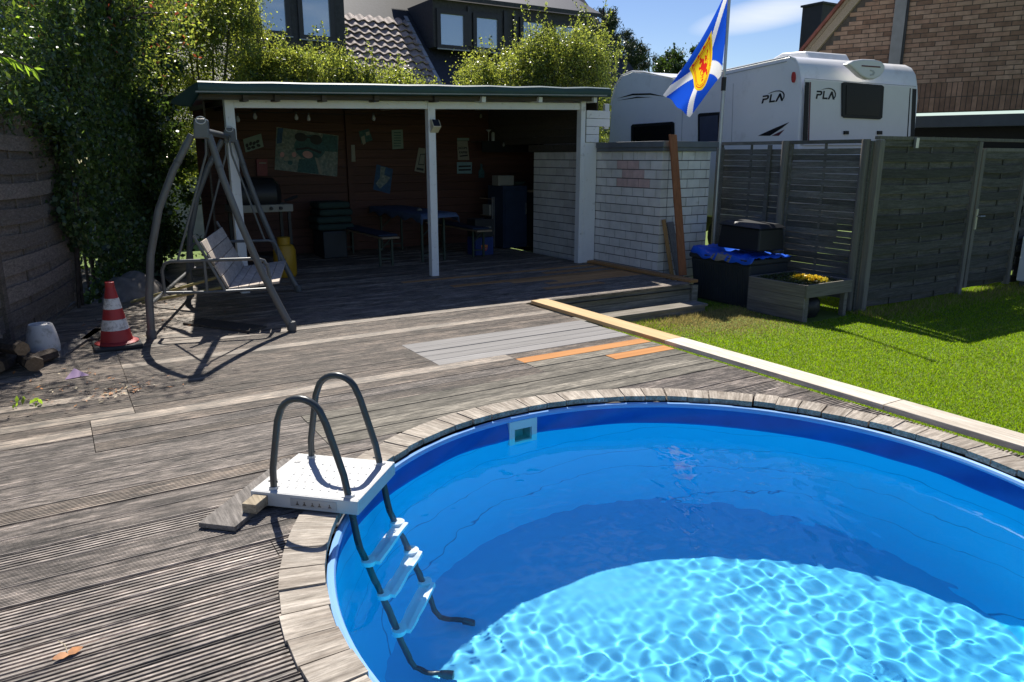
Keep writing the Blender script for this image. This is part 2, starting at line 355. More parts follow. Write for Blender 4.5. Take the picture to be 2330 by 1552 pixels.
for i in range(3, 84):
    y = i*0.15+0.075; yc = y
    xl = -1.9 if y < 5.5 else max(-1.6, fence_x(y)-0.15)
    if y > 9.5: xl = 1.2
    xr = 4.40 if y < 6.95 else 6.93
    cuts = [xl]
    if y < 3.7: cuts += [RNG.choice([-1.2, 0.62]) if abs(y-3.2) < 0.3 else -1.0-RNG.random()*0.5]
    elif y < 4.45: cuts += [-0.9, 1.18]
    elif y < 5.10: cuts += [0.035, 3.06]
    elif y < 5.85: cuts += [0.29, 2.45]
    elif y < 7.0: cuts += [0.31]
    elif y < 9.2: cuts += [RNG.uniform(0.9, 1.6), RNG.uniform(3.2, 4.2)]
    else: cuts += [RNG.uniform(3, 5.5)]
    cuts = [c for c in cuts if c < xr-0.3] + [xr]
    for a, b in zip(cuts, cuts[1:]):
        k = row_kind(i, a)
        if 34 <= i <= 38 and a > 2.3: k = 'grey'
        if i == 32 and a > 3: k = 'orange'
        if 26 <= i <= 31 and a > 1: k = 'moss'
        if i == 30 and a > 3:
            plank('moss', a, 3.75, yc); plank('orange', 3.75, b, yc); continue
        if 39 <= i <= 45 and a > 2: k = 'moss' if i % 2 else 'flat'
        if i == 59 and a > 1.7: k = 'tan'
        if i in (54, 55) and b > 5:
            plank(k, a, 4.2 if i == 55 else 5.0, yc); plank('tan', 4.2 if i == 55 else 5.0, b, yc); continue
        if i in (52, 53, 50) and b > 5:
            s = {52: 5.35, 53: 5.6, 50: 5.1}[i]; plank(k, a, s, yc); plank('tan', s, b-(0.9 if i == 50 else 0), yc)
            if i == 50: plank(k, b-0.9, b, yc)
            continue
        if i == 57 and b > 5: plank(k, a, 5.8, yc); plank('tan', 5.8, b, yc); continue
        dy = abs(y-PC[1]); ro = 1.86
        if dy < ro-0.02:                                  # boards stop under the pool coping
            hx = math.sqrt(ro*ro-max(0, dy-0.075)**2) if dy > 0.075 else ro
            if a < PC[0]-hx: plank(k, a, min(b, PC[0]-hx+0.03), yc)
            if b > PC[0]+hx and b-max(a, PC[0]+hx-0.03) > 0.05: plank(k, max(a, PC[0]+hx-0.03), b, yc)
        else: plank(k, a, b, yc)
# deck front where it steps down to the lawn, side trim and lawn-edge boards
def eboard(name, x0, x1, y0, y1, z0, z1, mat, parent=DECK, bevel=0.004): 
    mb = MB(); mb.box(x0, x1, y0, y1, z0, z1); return mb.build(name, mat, parent, bevel=bevel)
eboard('riser_board', 4.64, 7.08, 6.945, 6.972, -0.15, -0.031, M['step_wood']); eboard('riser_board', 4.64, 7.08, 6.945, 6.97, -0.29, -0.154, M['step_wood'])
eboard('nosing_board', 4.64, 6.95, 6.93, 7.075, -0.027, 0.004, M['plank'])
eboard('corner_post', 6.99, 7.09, 6.90, 6.94, -0.3, -0.03, M['step_wood'])
eboard('trim_board', 6.95, 7.085, 6.90, 9.12, 0.002, 0.04, M['plank_tan'])
step = thing('garden_step', 'low weathered timber step from the lawn up to the deck', 'step', (5.8, 6.6, GZ))
eboard('tread', 4.66, 6.84, 6.47, 6.70, -0.215, -0.185, M['step_wood'], step); eboard('riser', 4.66, 6.82, 6.50, 6.53, -0.30, -0.216, M['step_wood'], step)
eb = thing('edge_beam', 'long raised board along the lawn edge of the deck, fresh yellow at its far end', 'board', (4.5, 4.3, 0.005))
for nm, y0, y1, m in (('fresh_length', 4.66, 6.80, 'yellow_pine'), ('bleached_length', 2.62, 4.656, 'pale_pine'), ('bleached_length', 0.4, 2.614, 'pale_pine')):
    mb = MB(); mb.box(4.415, 4.625, y0, y1, 0.006, 0.045); mb.build(nm, M[m], eb, bevel=0.004)

M['liner'] = None
def liner_mat():
    m, nt, b = new_mat('pool_liner'); L = nt.links
    geo = nt.nodes.new('ShaderNodeNewGeometry')
    n = nt.nodes.new('ShaderNodeTexNoise'); n.inputs['Scale'].default_value = 2.0; n.inputs['Detail'].default_value = 4; L.new(geo.outputs['Position'], n.inputs['Vector'])
    r = nt.nodes.new('ShaderNodeValToRGB'); r.color_ramp.elements[0].color = (0.012, 0.58, 0.86, 1); r.color_ramp.elements[1].color = (0.02, 0.66, 0.91, 1)
    L.new(n.outputs['Fac'], r.inputs[0])
    # creases of the foil: thin dark wandering lines
    nd = nt.nodes.new('ShaderNodeTexNoise'); nd.inputs['Scale'].default_value = 1.3; nd.inputs['Detail'].default_value = 3; L.new(geo.outputs['Position'], nd.inputs['Vector'])
    sp_ = nt.nodes.new('ShaderNodeSeparateXYZ'); L.new(geo.outputs['Position'], sp_.inputs[0])
    def ma(op, a, b):
        q = nt.nodes.new('ShaderNodeMath'); q.operation = op
        for k, w in enumerate((a, b)):
            if isinstance(w, (int, float)): q.inputs[k].default_value = w
            else: L.new(w, q.inputs[k])
        return q.outputs[0]
    ang_ = ma('ARCTAN2', ma('SUBTRACT', sp_.outputs['Y'], PC[1]), ma('SUBTRACT', sp_.outputs['X'], PC[0]))
    ms_o = ma('ADD', ma('ADD', ma('MULTIPLY', sp_.outputs['Z'], 3.1), ma('MULTIPLY', ang_, 0.75)), ma('MULTIPLY', nd.outputs['Fac'], 1.5))
    fr = nt.nodes.new('ShaderNodeMath'); fr.operation = 'FRACT'; L.new(ms_o, fr.inputs[0])
    rr = nt.nodes.new('ShaderNodeValToRGB'); e = rr.color_ramp.elements; e[0].position = 0.0; e[0].color = (0, 0, 0, 1); e[1].position = 1.0; e[1].color = (0, 0, 0, 1)
    for p, c in ((0.485, 0.0), (0.5, 0.75), (0.515, 0.0)):
        q = e.new(p); q.color = (c, c, c, 1)
    L.new(fr.outputs[0], rr.inputs[0])
    mx = nt.nodes.new('ShaderNodeMix'); mx.data_type = 'RGBA'; mx.inputs['B'].default_value = (0.006, 0.10, 0.28, 1)
    L.new(rr.outputs[0], mx.inputs['Factor']); L.new(r.outputs[0], mx.inputs['A']); L.new(mx.outputs['Result'], b.inputs['Base Color'])
    b.inputs['Roughness'].default_value = 0.5; b.inputs['Specular IOR Level'].default_value = 0.3
    return m
LIN = liner_mat()
LIN_SHADE = plain('liner_shaded_band', (0.008, 0.11, 0.46), 0.35, var=0.1, spec=0.4)  # same foil as below the water; its shade is put into the colour
LIN_FLOOR, _nt, _b = new_mat('pool_floor_liner'); _b.inputs['Base Color'].default_value = (0.055, 0.50, 0.74, 1); _b.inputs['Roughness'].default_value = 0.6
POOL = thing('swimming_pool', 'round sunken pool with blue liner ringed by wooden coping boards', 'pool', (PC[0], PC[1], WZ-PD))
N = 160; mb = MB(); SA = math.atan2(3.86-PC[1], 2.43-PC[0])
zs = [-0.035, -0.07, -0.11, -0.15, -0.165, -0.19, -0.245, -0.3, -0.5, -0.8, -1.0, WZ-PD+0.16, WZ-PD+0.10, WZ-PD+0.05, WZ-PD+0.015, WZ-PD]
for k, z in enumerate(zs):
    for i in range(N):
        a = SA+2*math.pi*i/N
        wr = 0.016*math.sin(a*13+z*26+math.sin(a*4)*2)*max(0, 1-abs(z+0.12)/0.18) if z > -0.3 else 0.0
        r = R-0.004+wr-max(0.0, (WZ-PD+0.20)-z)**2*4.5
        mb.v.append((PC[0]+r*math.cos(a), PC[1]+r*math.sin(a), z))
for k in range(len(zs)-1):
    for i in range(N):
        j = (i+1) % N
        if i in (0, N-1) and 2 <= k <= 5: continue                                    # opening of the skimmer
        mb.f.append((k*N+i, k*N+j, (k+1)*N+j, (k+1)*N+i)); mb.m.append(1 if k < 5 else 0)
wallo = mb.build('liner_wall', [LIN, LIN_SHADE], POOL, smooth=True)
mb = MB(); mb.quad([(PC[0]+(R-0.182)*math.cos(2*math.pi*i/N), PC[1]+(R-0.182)*math.sin(2*math.pi*i/N), WZ-PD) for i in range(N)])
flooro = mb.build('liner_floor', LIN_FLOOR, POOL)
for o in (wallo, flooro): o.cycles.is_caustics_receiver = True
M['rim'] = plain('rim_plastic', (0.24, 0.44, 0.76), 0.3, var=0.05)
mb = MB(); mb.tube([(PC[0]+(R-0.012)*math.cos(2*math.pi*i/N), PC[1]+(R-0.012)*math.sin(2*math.pi*i/N), -0.040) for i in range(N)], 0.019, 8, closed=True)
mb.build('rim_rail', M['rim'], POOL, smooth=True)
NB = 78
def coping_mesh():
    ri, ro = 1.752, 1.925; mb = MB(); h = math.pi/NB
    wi, wo = ri*math.tan(h)-0.0025, ro*math.tan(h)-0.0035
    mb.hexa([(ri, -wi, -0.034), (ro, -wo, -0.034), (ro, wo, -0.034), (ri, wi, -0.034), (ri, -wi, 0.0), (ro, -wo, 0.0), (ro, wo, 0.0), (ri, wi, 0.0)])
    me = bpy.data.meshes.new('coping_board'); me.from_pydata(mb.v, [], mb.f); me.materials.append(M['coping']); me.update(); return me
cm = coping_mesh()
for i in range(NB):
    a = 2*math.pi*(i+0.5)/NB
    o = put('coping_board', cm, POOL, (PC[0]+RNG.uniform(-0.006, 0.008)*math.cos(a), PC[1]+RNG.uniform(-0.006, 0.008)*math.sin(a), 0.017+RNG.uniform(-0.003, 0.003)))
    o.rotation_euler = (RNG.uniform(-0.02, 0.02), RNG.uniform(-0.0015, 0.0015), a+RNG.uniform(-0.003, 0.003))
# skimmer box on the far wall
sa = math.atan2(3.86-PC[1], 2.43-PC[0]); sd = Vector((math.cos(sa), math.sin(sa), 0)); st = Vector((-sd.y, sd.x, 0)); so = Vector((PC[0], PC[1], 0))+sd*(R-0.012)
M['skim'] = plain('skimmer_plastic', (0.62, 0.74, 0.70), 0.4, var=0.05); M['skim_in'] = plain('skimmer_inside', (0.20, 0.36, 0.33), 0.5)
mb = MB()
for c, hx, hz in (((0, -0.085), 0.105, 0.028), ((0, -0.262), 0.105, 0.02), ((-0.085, -0.178), 0.02, 0.066), ((0.085, -0.178), 0.02, 0.066)):
    mb.obox(so+st*c[0]+Vector((0, 0, c[1])), st, sd, (0, 0, 1), hx, 0.012, hz)
sk = mb.build('skimmer', M['skim'], POOL)
mb = MB(); mb.obox(so+sd*0.10+Vector((0, 0, -0.178)), st, sd, (0, 0, 1), 0.066, 0.001, 0.066)
for s in (-1, 1): mb.obox(so+sd*0.05+st*(0.0665*s)+Vector((0, 0, -0.178)), st, sd, (0, 0, 1), 0.001, 0.05, 0.066)
for s in (-1, 1): mb.obox(so+sd*0.05+Vector((0, 0, -0.178+0.0665*s)), st, sd, (0, 0, 1), 0.066, 0.05, 0.001)
mb.build('skimmer_mouth', M['skim_in'], sk)

# water: a rippled refracting surface
def water():
    rng = random.Random(5); W = []
    for i in range(36):
        lam = rng.uniform(0.05, 0.13); lam = lam if i % 9 else lam*1.5; k = 2*math.pi/lam; a = rng.uniform(0, 2*math.pi); W.append((k*math.cos(a), k*math.sin(a), rng.uniform(0, 6.28), lam**1.9))
    n = 600; g = np.linspace(-R, R, n); X, Y = np.meshgrid(g, g); Z = np.zeros_like(X)
    for kx, ky, p, s in W: Z += s*np.sin(kx*X+ky*Y+p)
    Z *= 0.00040/Z.std()*(0.78+0.55*np.sin(X*2.1+1.3*np.sin(Y*1.7))*np.sin(Y*2.6+0.8)+0.22*np.sin(X*5.3+Y*3.1))
    for kx, ky, p in ((7.1, 4.0, 0.3), (-5.2, 8.3, 1.9), (10.5, -3.1, 4.0), (2.2, -12.4, 2.2)): Z += 0.0006*np.sin(kx*X+ky*Y+p)   # slow swell
    inside = (X**2+Y**2) < (R+0.01)**2
    v = np.c_[(PC[0]+X).ravel(), (PC[1]+Y).ravel(), (WZ+Z).ravel()]
    any4 = inside[:-1, :-1] | inside[1:, :-1] | inside[:-1, 1:] | inside[1:, 1:]
    I, J = np.nonzero(any4); f = np.c_[I*n+J, I*n+J+1, (I+1)*n+J+1, (I+1)*n+J]
    used = np.unique(f.ravel()); remap = -np.ones(n*n, int); remap[used] = np.arange(len(used))
    me = bpy.data.meshes.new('water'); me.from_pydata(v[used].tolist(), [], remap[f].tolist())
    me.polygons.foreach_set('use_smooth', [True]*len(f))
    m = bpy.data.materials.new('pool_water'); m.use_nodes = True; nt = m.node_tree; nt.nodes.remove(nt.nodes['Principled BSDF'])
    gl = nt.nodes.new('ShaderNodeBsdfGlass'); gl.inputs['Roughness'].default_value = 0; gl.inputs['IOR'].default_value = 1.33; gl.inputs['Color'].default_value = (0.97, 1, 1, 1)
    nt.links.new(gl.outputs[0], nt.nodes['Material Output'].inputs[0]); me.materials.append(m)
    o = tag(put('water', me), kind='structure'); o.cycles.is_caustics_caster = True
water()

# ------------------------------------------------------------------ pool ladder with platform
M['tube_dark'] = plain('ladder_tube', (0.045, 0.052, 0.054), 0.32, 0.15, var=0.08, spec=0.5)
M['white_plastic'] = plain('white_plastic', (0.52, 0.52, 0.50), 0.45, var=0.03, dirt=(0.45, 0.42, 0.36), dirt_amt=0.12, dirt_scale=22)
M['step_white'] = plain('white_step_plastic', (0.86, 0.86, 0.85), 0.4, var=0.03)
M['sticker'] = plain('sticker_grey', (0.36, 0.36, 0.35), 0.6)
M['bolt'] = plain('dark_bolt', (0.12, 0.12, 0.12), 0.4, 0.8)
PZ = 0.09; u = Vector((0.72, -0.69, 0)).normalized(); v_ = Vector((0.69, 0.72, 0)).normalized(); pc = Vector((0.975, 3.33, 0))
LAD = thing('pool_ladder', 'white step platform with two dark tube handrails and a ladder into the pool', 'ladder', (pc.x, pc.y, 0))
def lp(a, b, z): return pc+u*a+v_*b+Vector((0, 0, z))
mb = MB(); mb.obox(lp(0, 0, PZ-0.006), u, v_, (0, 0, 1), 0.262, 0.225, 0.006)
plat = mb.build('platform', M['white_plastic'], LAD, bevel=0.004)
mb = MB()
for s in (-1, 1):
    mb.obox(lp(0, 0.222*s, PZ-0.036), u, v_, (0, 0, 1), 0.268, 0.010, 0.034); mb.obox(lp(0.258*s, 0, PZ-0.036), u, v_, (0, 0, 1), 0.010, 0.212, 0.034)
mb.build('skirt', M['white_plastic'], plat, bevel=0.004)
mb = MB()
for i in range(9):
    for j in range(5):
        mb.obox(lp(-0.165+i*0.042+(j % 2)*0.012, -0.14+j*0.07, PZ+0.0015), u+v_*0.3, v_-u*0.3, (0, 0, 1), 0.004, 0.026, 0.0015)
mb.build('grip_pattern', M['white_plastic'], plat)
mb = MB(); mb.obox(lp(0.05, -0.2335, PZ-0.036), u, v_, (0, 0, 1), 0.115, 0.0008, 0.020); stk = mb.build('sticker', M['sticker'], plat)
for x in (-0.03, 0.005, 0.045, 0.08, 0.13):                                       # small pictograms of bathers
    o = lp(x, -0.2352, PZ-0.04); mb = MB()
    mb.prism([(-0.010, -0.008), (0.010, -0.008), (0.003, 0.001), (0.0, 0.006), (-0.003, 0.001)], o, u, (0, 0, 1), v_, 0.0006)
    mb.prism([(0.002*math.cos(t)*1.6, 0.0075+0.002*math.sin(t)*1.6) for t in np.linspace(0, 6.28, 9)[:-1]], o, u, (0, 0, 1), v_, 0.0006)
    mb.build('pictogram', M['bolt'], stk)
RT_IN = {}
for s, zc in ((-1, 0), (1, 0)):
    b = 0.188*s; path = [lp(-0.172, b, PZ-0.02), lp(-0.168, b, PZ+0.1), lp(-0.125, b, PZ+0.34)]
    for k in range(1, 12):
        a = math.pi-(math.pi)*k/12; path.append(lp(-0.006+0.105*math.cos(a)*1.02, b, PZ+0.355+0.098*math.sin(a)))
    path += [lp(0.115, b, PZ+0.34), lp(0.186, b, PZ+0.1), lp(0.205, b, PZ-0.01)]
    mb = MB(); mb.tube(path, 0.0165, 12); mb.build('handrail', M['tube_dark'], LAD, smooth=True)
    bend = [lp(0.205, b, PZ-0.01), lp(0.235, b, -0.12), lp(0.25, b, -0.19), lp(0.33, b, -0.55), lp(0.43, b, -1.0), lp(0.47, b, -1.18), lp(0.50, b, -1.235), lp(0.56, b, -1.25), lp(0.66, b, -1.245)]
    mb = MB(); mb.tube(bend, 0.0165, 12); lg = mb.build('leg', M['tube_dark'], LAD, smooth=True); lg.cycles.is_caustics_receiver = True
    mb = MB(); mb.tube([lp(0.62, b, -1.248), lp(0.69, b, -1.25)], 0.021, 10); mb.build('foot_cap', M['bolt'], lg, smooth=True)
    mb = MB(); mb.lathe([(0.024, 0), (0.024, 0.05), (0.019, 0.055)], lp(0.207, b, PZ-0.045), 12, ax=(0.05, -0.05, 1)); mb.build('socket', M['white_plastic'], LAD, smooth=True)
    mb = MB(); mb.lathe([(0.022, 0), (0.021, 0.012)], lp(-0.172, b, PZ), 12); mb.build('socket', M['white_plastic'], LAD, smooth=True)
    for off, zz in ((-0.172, PZ+0.035), (0.193, PZ+0.03)):
        mb = MB(); mb.tube([lp(off, b, zz)-u*0.024, lp(off, b, zz)+u*0.024], 0.004, 6); mb.build('bolt', M['bolt'], LAD)
    for zz in (-0.02, -0.15):
        mb = MB(); mb.tube([lp(0.215-zz*0.12+0.01, b, zz)-v_*0.02, lp(0.215-zz*0.12+0.01, b, zz)+v_*0.02], 0.004, 6); mb.build('bolt', M['bolt'], LAD)
for k, z in enumerate((-0.30, -0.61, -0.92)):
    a = 0.262+(-0.19-z)*0.222
    mb = MB(); mb.obox(lp(a+0.045, 0, z), u, v_, (0, 0, 1), 0.012, 0.188, 0.018); mb.obox(lp(a+0.008, 0, z-0.010), u, v_, (0, 0, 1), 0.026, 0.17, 0.004)
    for s in (-1, 1): mb.lathe([(0.034, -0.022), (0.036, 0.02)], lp(a, 0.188*s, z), 14)
    mb.build('step', M['step_white'], LAD, smooth=True).cycles.is_caustics_receiver = True
for a, b in ((-0.215, -0.10), (-0.215, 0.12)):
    mb = MB(); mb.lathe([(0.016, 0), (0.016, 0.002)], lp(a, b, PZ+0.0005), 12); mb.build('drain_hole', M['sticker'], plat)
mb = MB(); mb.obox(lp(-0.30, -0.09, 0.017), v_, u, (0, 0, 1), 0.37, 0.09, 0.012)
M['grey_board'] = wood('grey_loose_board', (0.21, 0.19, 0.17), (0.10, 0.09, 0.08), 'y', pervar=0.05, fleck=0.4)
tag(mb.build('loose_board', M['grey_board'], bevel=0.003), 'grey weathered plank lying under the ladder platform on the deck', 'board')
mb = MB(); mb.obox(lp(-0.215, -0.235, 0.052), v_, u, (0, 0, 1), 0.10, 0.035, 0.023)
M['block'] = wood('block_wood', (0.42, 0.35, 0.24), (0.20, 0.16, 0.11), 'y', pervar=0.05)
tag(mb.build('wooden_block', M['block'], bevel=0.003), 'small square timber block propping the corner of the ladder platform', 'block')

# ------------------------------------------------------------------ swing bench
M['swing_tube'] = plain('swing_paint', (0.12, 0.125, 0.125), 0.42, 0.1, var=0.12, dirt=(0.08, 0.075, 0.06), dirt_amt=0.15)
M['swing_dark'] = plain('swing_joint', (0.09, 0.095, 0.095), 0.5)
M['slat'] = wood('bench_slat', (0.66, 0.58, 0.49), (0.42, 0.35, 0.29), 'y', pervar=0.12, blotch=(0.17, 0.13, 0.10), blotch_amt=0.2)
sw0 = Vector((1.195, 7.08, 0)); sax = Vector((0.65, 2.07, 0)).normalized(); sfr = Vector((sax.y, -sax.x, 0))    # along the bench, towards its front
SWL = 2.12
SWING = thing('swing_bench', 'wooden two-seat swing bench hanging in a grey tubular frame', 'swing bench', tuple(sw0+sax*SWL/2))
def sp(f, a, z): return sw0+sfr*f+sax*a+Vector((0, 0, z))
for a in (0.0, SWL):
    back = [sp(-0.60, a, 0.02), sp(-0.585, a, 0.35), sp(-0.53, a, 0.75), sp(-0.42, a, 1.15), sp(-0.27, a, 1.48), sp(-0.09, a, 1.78)]
    front = [sp(0.62, a, 0.03), sp(0.56, a, 0.16), sp(0.40, a, 0.55), sp(0.25, a, 1.0), sp(0.13, a, 1.42), sp(0.05, a, 1.78)]
    for p in (back, front):
        mb = MB(); mb.tube(p, [0.034, 0.034, 0.033, 0.032, 0.031, 0.03], 12); lg = mb.build('leg', M['swing_tube'], SWING, smooth=True)
        mb = MB(); mb.lathe([(0.043, -0.02), (0.045, 0.03), (0.038, 0.06)], p[0], 12); mb.build('foot_cap', M['swing_dark'], lg, smooth=True)
        mb = MB(); q = p[4]+(p[5]-p[4])*0.25; mb.tube([q-(p[5]-p[4])*0.03, q+(p[5]-p[4])*0.03], 0.034, 12); mb.build('joint_ring', M['swing_dark'], lg, smooth=True)
    mb = MB(); mb.prism([(-0.075, 1.75), (0.055, 1.75), (0.055, 1.90), (0.04, 1.915), (-0.04, 1.915), (-0.06, 1.89)], sw0+sax*(a-0.04), sfr, (0, 0, 1), sax, 0.08)
    cap = mb.build('top_bracket', M['swing_tube'], SWING, bevel=0.012)
    mb = MB(); mb.tube([sp(0.0, a-0.046, 1.90)+sfr*0.04*math.cos(t)+Vector((0, 0, 0.03*math.sin(t))) for t in np.linspace(0, 6.2, 12)], 0.005, 6); mb.build('hook', M['white_plastic'], cap)
mb = MB(); mb.tube([sp(-0.02, 0.04, 1.82), sp(-0.02, SWL-0.04, 1.82)], 0.030, 12); mb.build('top_bar', M['swing_tube'], SWING, smooth=True)
mb = MB(); mb.tube([sp(-0.595, 0.02, 0.30), sp(-0.595, SWL-0.02, 0.30)], 0.018, 8); mb.build('rear_brace', M['swing_tube'], SWING, smooth=True)
# seat: hangs from the top bar, between a = .22 and SWL-.22
A0, A1 = 0.30, SWL-0.30
for a in (A0-0.05, A1+0.05):
    arm = [sp(-0.50, a, 0.36), sp(-0.50, a, 0.58), sp(-0.47, a, 0.64), sp(-0.42, a, 0.66), sp(0.34, a, 0.66), sp(0.40, a, 0.64), sp(0.43, a, 0.58), sp(0.45, a, 0.34)]
    mb = MB(); mb.tube(arm, 0.016, 10); mb.build('armrest', M['swing_tube'], SWING, smooth=True)
    mb = MB(); mb.tube([sp(-0.52, a, 0.37), sp(-0.1, a, 0.36), sp(0.46, a, 0.37)], 0.014, 8); mb.build('seat_rail', M['swing_tube'], SWING, smooth=True)
    mb = MB(); mb.tube([sp(-0.13, a, 0.66), sp(-0.13, a, 0.36)], 0.014, 8); mb.build('support', M['swing_tube'], SWING, smooth=True)
    for f0, f1 in ((-0.36, -0.03), (0.30, 0.03)):
        mb = MB(); mb.tube([sp(f0, a, 0.66), sp(f1, a*0.93+0.07*SWL/2, 1.62), sp(f1*0.6, a*0.93+0.07*SWL/2, 1.80)], 0.011, 8); mb.build('hanger_rod', M['swing_tube'], SWING, smooth=True)
    mb = MB(); mb.tube([sp(0.03, a, 0.36), sp(0.0, a, 0.44), sp(-0.19, a, 0.86), sp(-0.20, a, 0.89)], 0.014, 8); mb.build('back_support', M['swing_tube'], SWING, smooth=True)
for k in range(5):
    f = 0.045+k*0.095; mb = MB(); mb.obox(sp(f+0.05, (A0+A1)/2, 0.375+0.010*k), sax, sfr+Vector((0, 0, 0.10)), (0, 0, 1), (A1-A0)/2, 0.045, 0.011); mb.build('seat_slat', M['slat'], SWING, bevel=0.003)
bd = (Vector((0, 0, 1))*0.47-sfr*0.215).normalized()
for k in range(4):
    c = sp(0.05, (A0+A1)/2, 0.385)+bd*(0.06+k*0.122); mb = MB(); mb.obox(c, sax, bd, bd.cross(sax), (A1-A0)/2, 0.058, 0.010); mb.build('back_slat', M['slat'], SWING, bevel=0.003)

# ------------------------------------------------------------------ traffic cone, pot, logs and litter on the deck
M['cone_red'] = plain('cone_red', (0.36, 0.03, 0.03), 0.5, var=0.12, dirt=(0.25, 0.03, 0.03), dirt_amt=0.2)
M['cone_white'] = plain('cone_white', (0.66, 0.64, 0.60), 0.5, var=0.06, dirt=(0.16, 0.14, 0.12), dirt_amt=0.24, dirt_scale=30)
M['rubber'] = plain('black_rubber', (0.03, 0.03, 0.032), 0.8)
cc = Vector((0.335, 7.10, 0.002))
CONE = thing('traffic_cone', 'red and white striped traffic cone standing beside the swing', 'traffic cone', tuple(cc))
mb = MB(); mb.box(cc.x-0.185, cc.x+0.185, cc.y-0.185, cc.y+0.185, 0.003, 0.038); mb.build('base', M['rubber'], CONE, bevel=0.012)
prof = lambda z: 0.140-0.108*(z/0.54)
for nm, z0, z1, m in (('flange', 0.038, 0.06, 'cone_red'), ('red_band', 0.05, 0.155, 'cone_red'), ('white_band', 0.155, 0.245, 'cone_white'), ('red_band', 0.245, 0.335, 'cone_red'), ('white_band', 0.335, 0.425, 'cone_white'), ('red_band', 0.425, 0.52, 'cone_red'), ('tip', 0.52, 0.56, 'cone_red')):
    mb = MB()
    if nm == 'flange': mb.lathe([(0.172, 0), (0.172, 0.006), (0.148, 0.018), (0.13, 0.02)], cc+Vector((0, 0, z0)), 28)
    elif nm == 'tip': mb.lathe([(0.036, 0), (0.037, 0.01), (0.036, 0.04), (0.030, 0.044), (0.026, 0.02)], cc+Vector((0, 0, z0)), 20)
    else: e = 0.0015 if 'white' in nm else 0; mb.lathe([(prof(z0)+e, z0), (prof(z1)+e, z1)], cc, 28)
    mb.build(nm, M[m], CONE, smooth=True)
M['pot'] = plain('white_pot', (0.60, 0.585, 0.56), 0.65, var=0.06, dirt=(0.22, 0.21, 0.16), dirt_amt=0.2, dirt_scale=12)
pt = Vector((-0.205, 7.12, 0.0))
POT = thing('flower_pot', 'white plant pot turned upside down by the left fence', 'pot', tuple(pt))
mb = MB(); mb.lathe([(0.112, 0.0), (0.118, 0.008), (0.122, 0.03), (0.119, 0.08), (0.108, 0.15), (0.092, 0.21), (0.087, 0.225), (0.084, 0.23), (0.082, 0.226), (0.0, 0.224)], pt+Vector((0, 0, 0.03)), 32); mb.build('body', M['pot'], POT, smooth=True)
mb = MB(); mb.lathe([(0.09, 0), (0.118, 0.012), (0.12, 0.03), (0.11, 0.03)], pt+Vector((0, 0, 0.002)), 28); mb.build('saucer', M['pot'], POT, smooth=True)
M['log_end'] = wood('log_end', (0.22, 0.16, 0.10), (0.12, 0.085, 0.05), 'y', pervar=0.2); M['bark'] = plain('bark', (0.055, 0.042, 0.032), 0.95, var=0.45, scale=20, bump=0.8, bscale=50)
lg_rng = random.Random(4)
for k, (x, y, z, az, ln, r, lab) in enumerate(((-0.30, 6.62, 0.07, 0.2, 0.34, 0.07, 'split log at the front of the heap beside the white pot'), (-0.46, 6.70, 0.075, -0.3, 0.36, 0.075, 'thick log at the left edge of the small firewood heap'), (-0.40, 6.60, 0.20, 0.5, 0.32, 0.06, 'split log lying on top of the firewood heap'), (-0.22, 6.74, 0.065, -0.6, 0.28, 0.06, 'short log leaning out of the heap towards the white pot'))):
    d = Vector((math.sin(az), -math.cos(az), 0.05)).normalized(); t = thing('firewood_log', lab, 'log', (x, y, 0), 'firewood heap by the fence')
    sd_ = d.cross(Vector((0, 0, 1))); poly = [(r*math.cos(q)*lg_rng.uniform(0.8, 1.1), r*math.sin(q)*lg_rng.uniform(0.75, 1.0)) for q in np.linspace(0, 2*math.pi, 8)[:-1]]
    mb = MB(); mb.prism(poly, Vector((x, y, z))-d*ln/2, sd_, (0, 0, 1), d, ln); mb.build('bark', M['bark'], t)
    for e in (-1, 1): mb = MB(); mb.prism([(a*0.97, b*0.97) for a, b in poly], Vector((x, y, z))+d*(ln/2*e), sd_, (0, 0, 1), d*e, 0.003); mb.build('cut_face', M['log_end'], t)
M['purple'] = plain('purple_leaf', (0.33, 0.20, 0.36), 0.6); M['dead_leaf'] = plain('brown_leaf', (0.42, 0.16, 0.035), 0.6, var=0.3, scale=40); M['stalk'] = plain('straw_stalk', (0.62, 0.52, 0.34), 0.7)
mb = MB(); p0 = Vector((-0.01, 6.22, 0.006))
mb.v = [tuple(p0+Vector(q)) for q in ((-0.07, -0.05, 0), (0.09, -0.02, 0.002), (0.0, 0.04, 0.055), (-0.065, -0.045, -0.002), (0.085, -0.015, 0), (0.0, 0.046, 0.052))]
mb.f = [(0, 1, 2), (5, 4, 3), (0, 3, 4, 1), (1, 4, 5, 2), (2, 5, 3, 0)]; mb.m = [0]*5
tag(mb.build('paper_scrap', M['purple']), 'pale purple scrap lying on the deck in front of the cone', 'scrap')
dl = on_z(155, 1490, 0.006)
LEAF = thing('fallen_leaf', 'curled brown leaf with a pale stalk lying in the near left of the deck', 'leaf', tuple(dl))
ld = Vector((0.98, 0.22, 0)).normalized(); ls = Vector((-0.22, 0.98, 0))
for s in (-1, 1):
    mb = MB(); mb.v = [tuple(dl+ld*(s*q*0.8)+ls*w*0.8+Vector((0, 0, h))) for q, w, h in ((0.0, -0.012, 0.004), (0.0, 0.012, 0.006), (0.022, 0.018, 0.012), (0.022, -0.016, 0.002), (0.045, 0.010, 0.010), (0.045, -0.010, 0.004), (0.058, 0.0, 0.008))]
    mb.f = [(0, 1, 2, 3), (3, 2, 4, 5), (5, 4, 6)]; mb.m = [0]*3; mb.build('blade', M['dead_leaf'], LEAF, smooth=True)
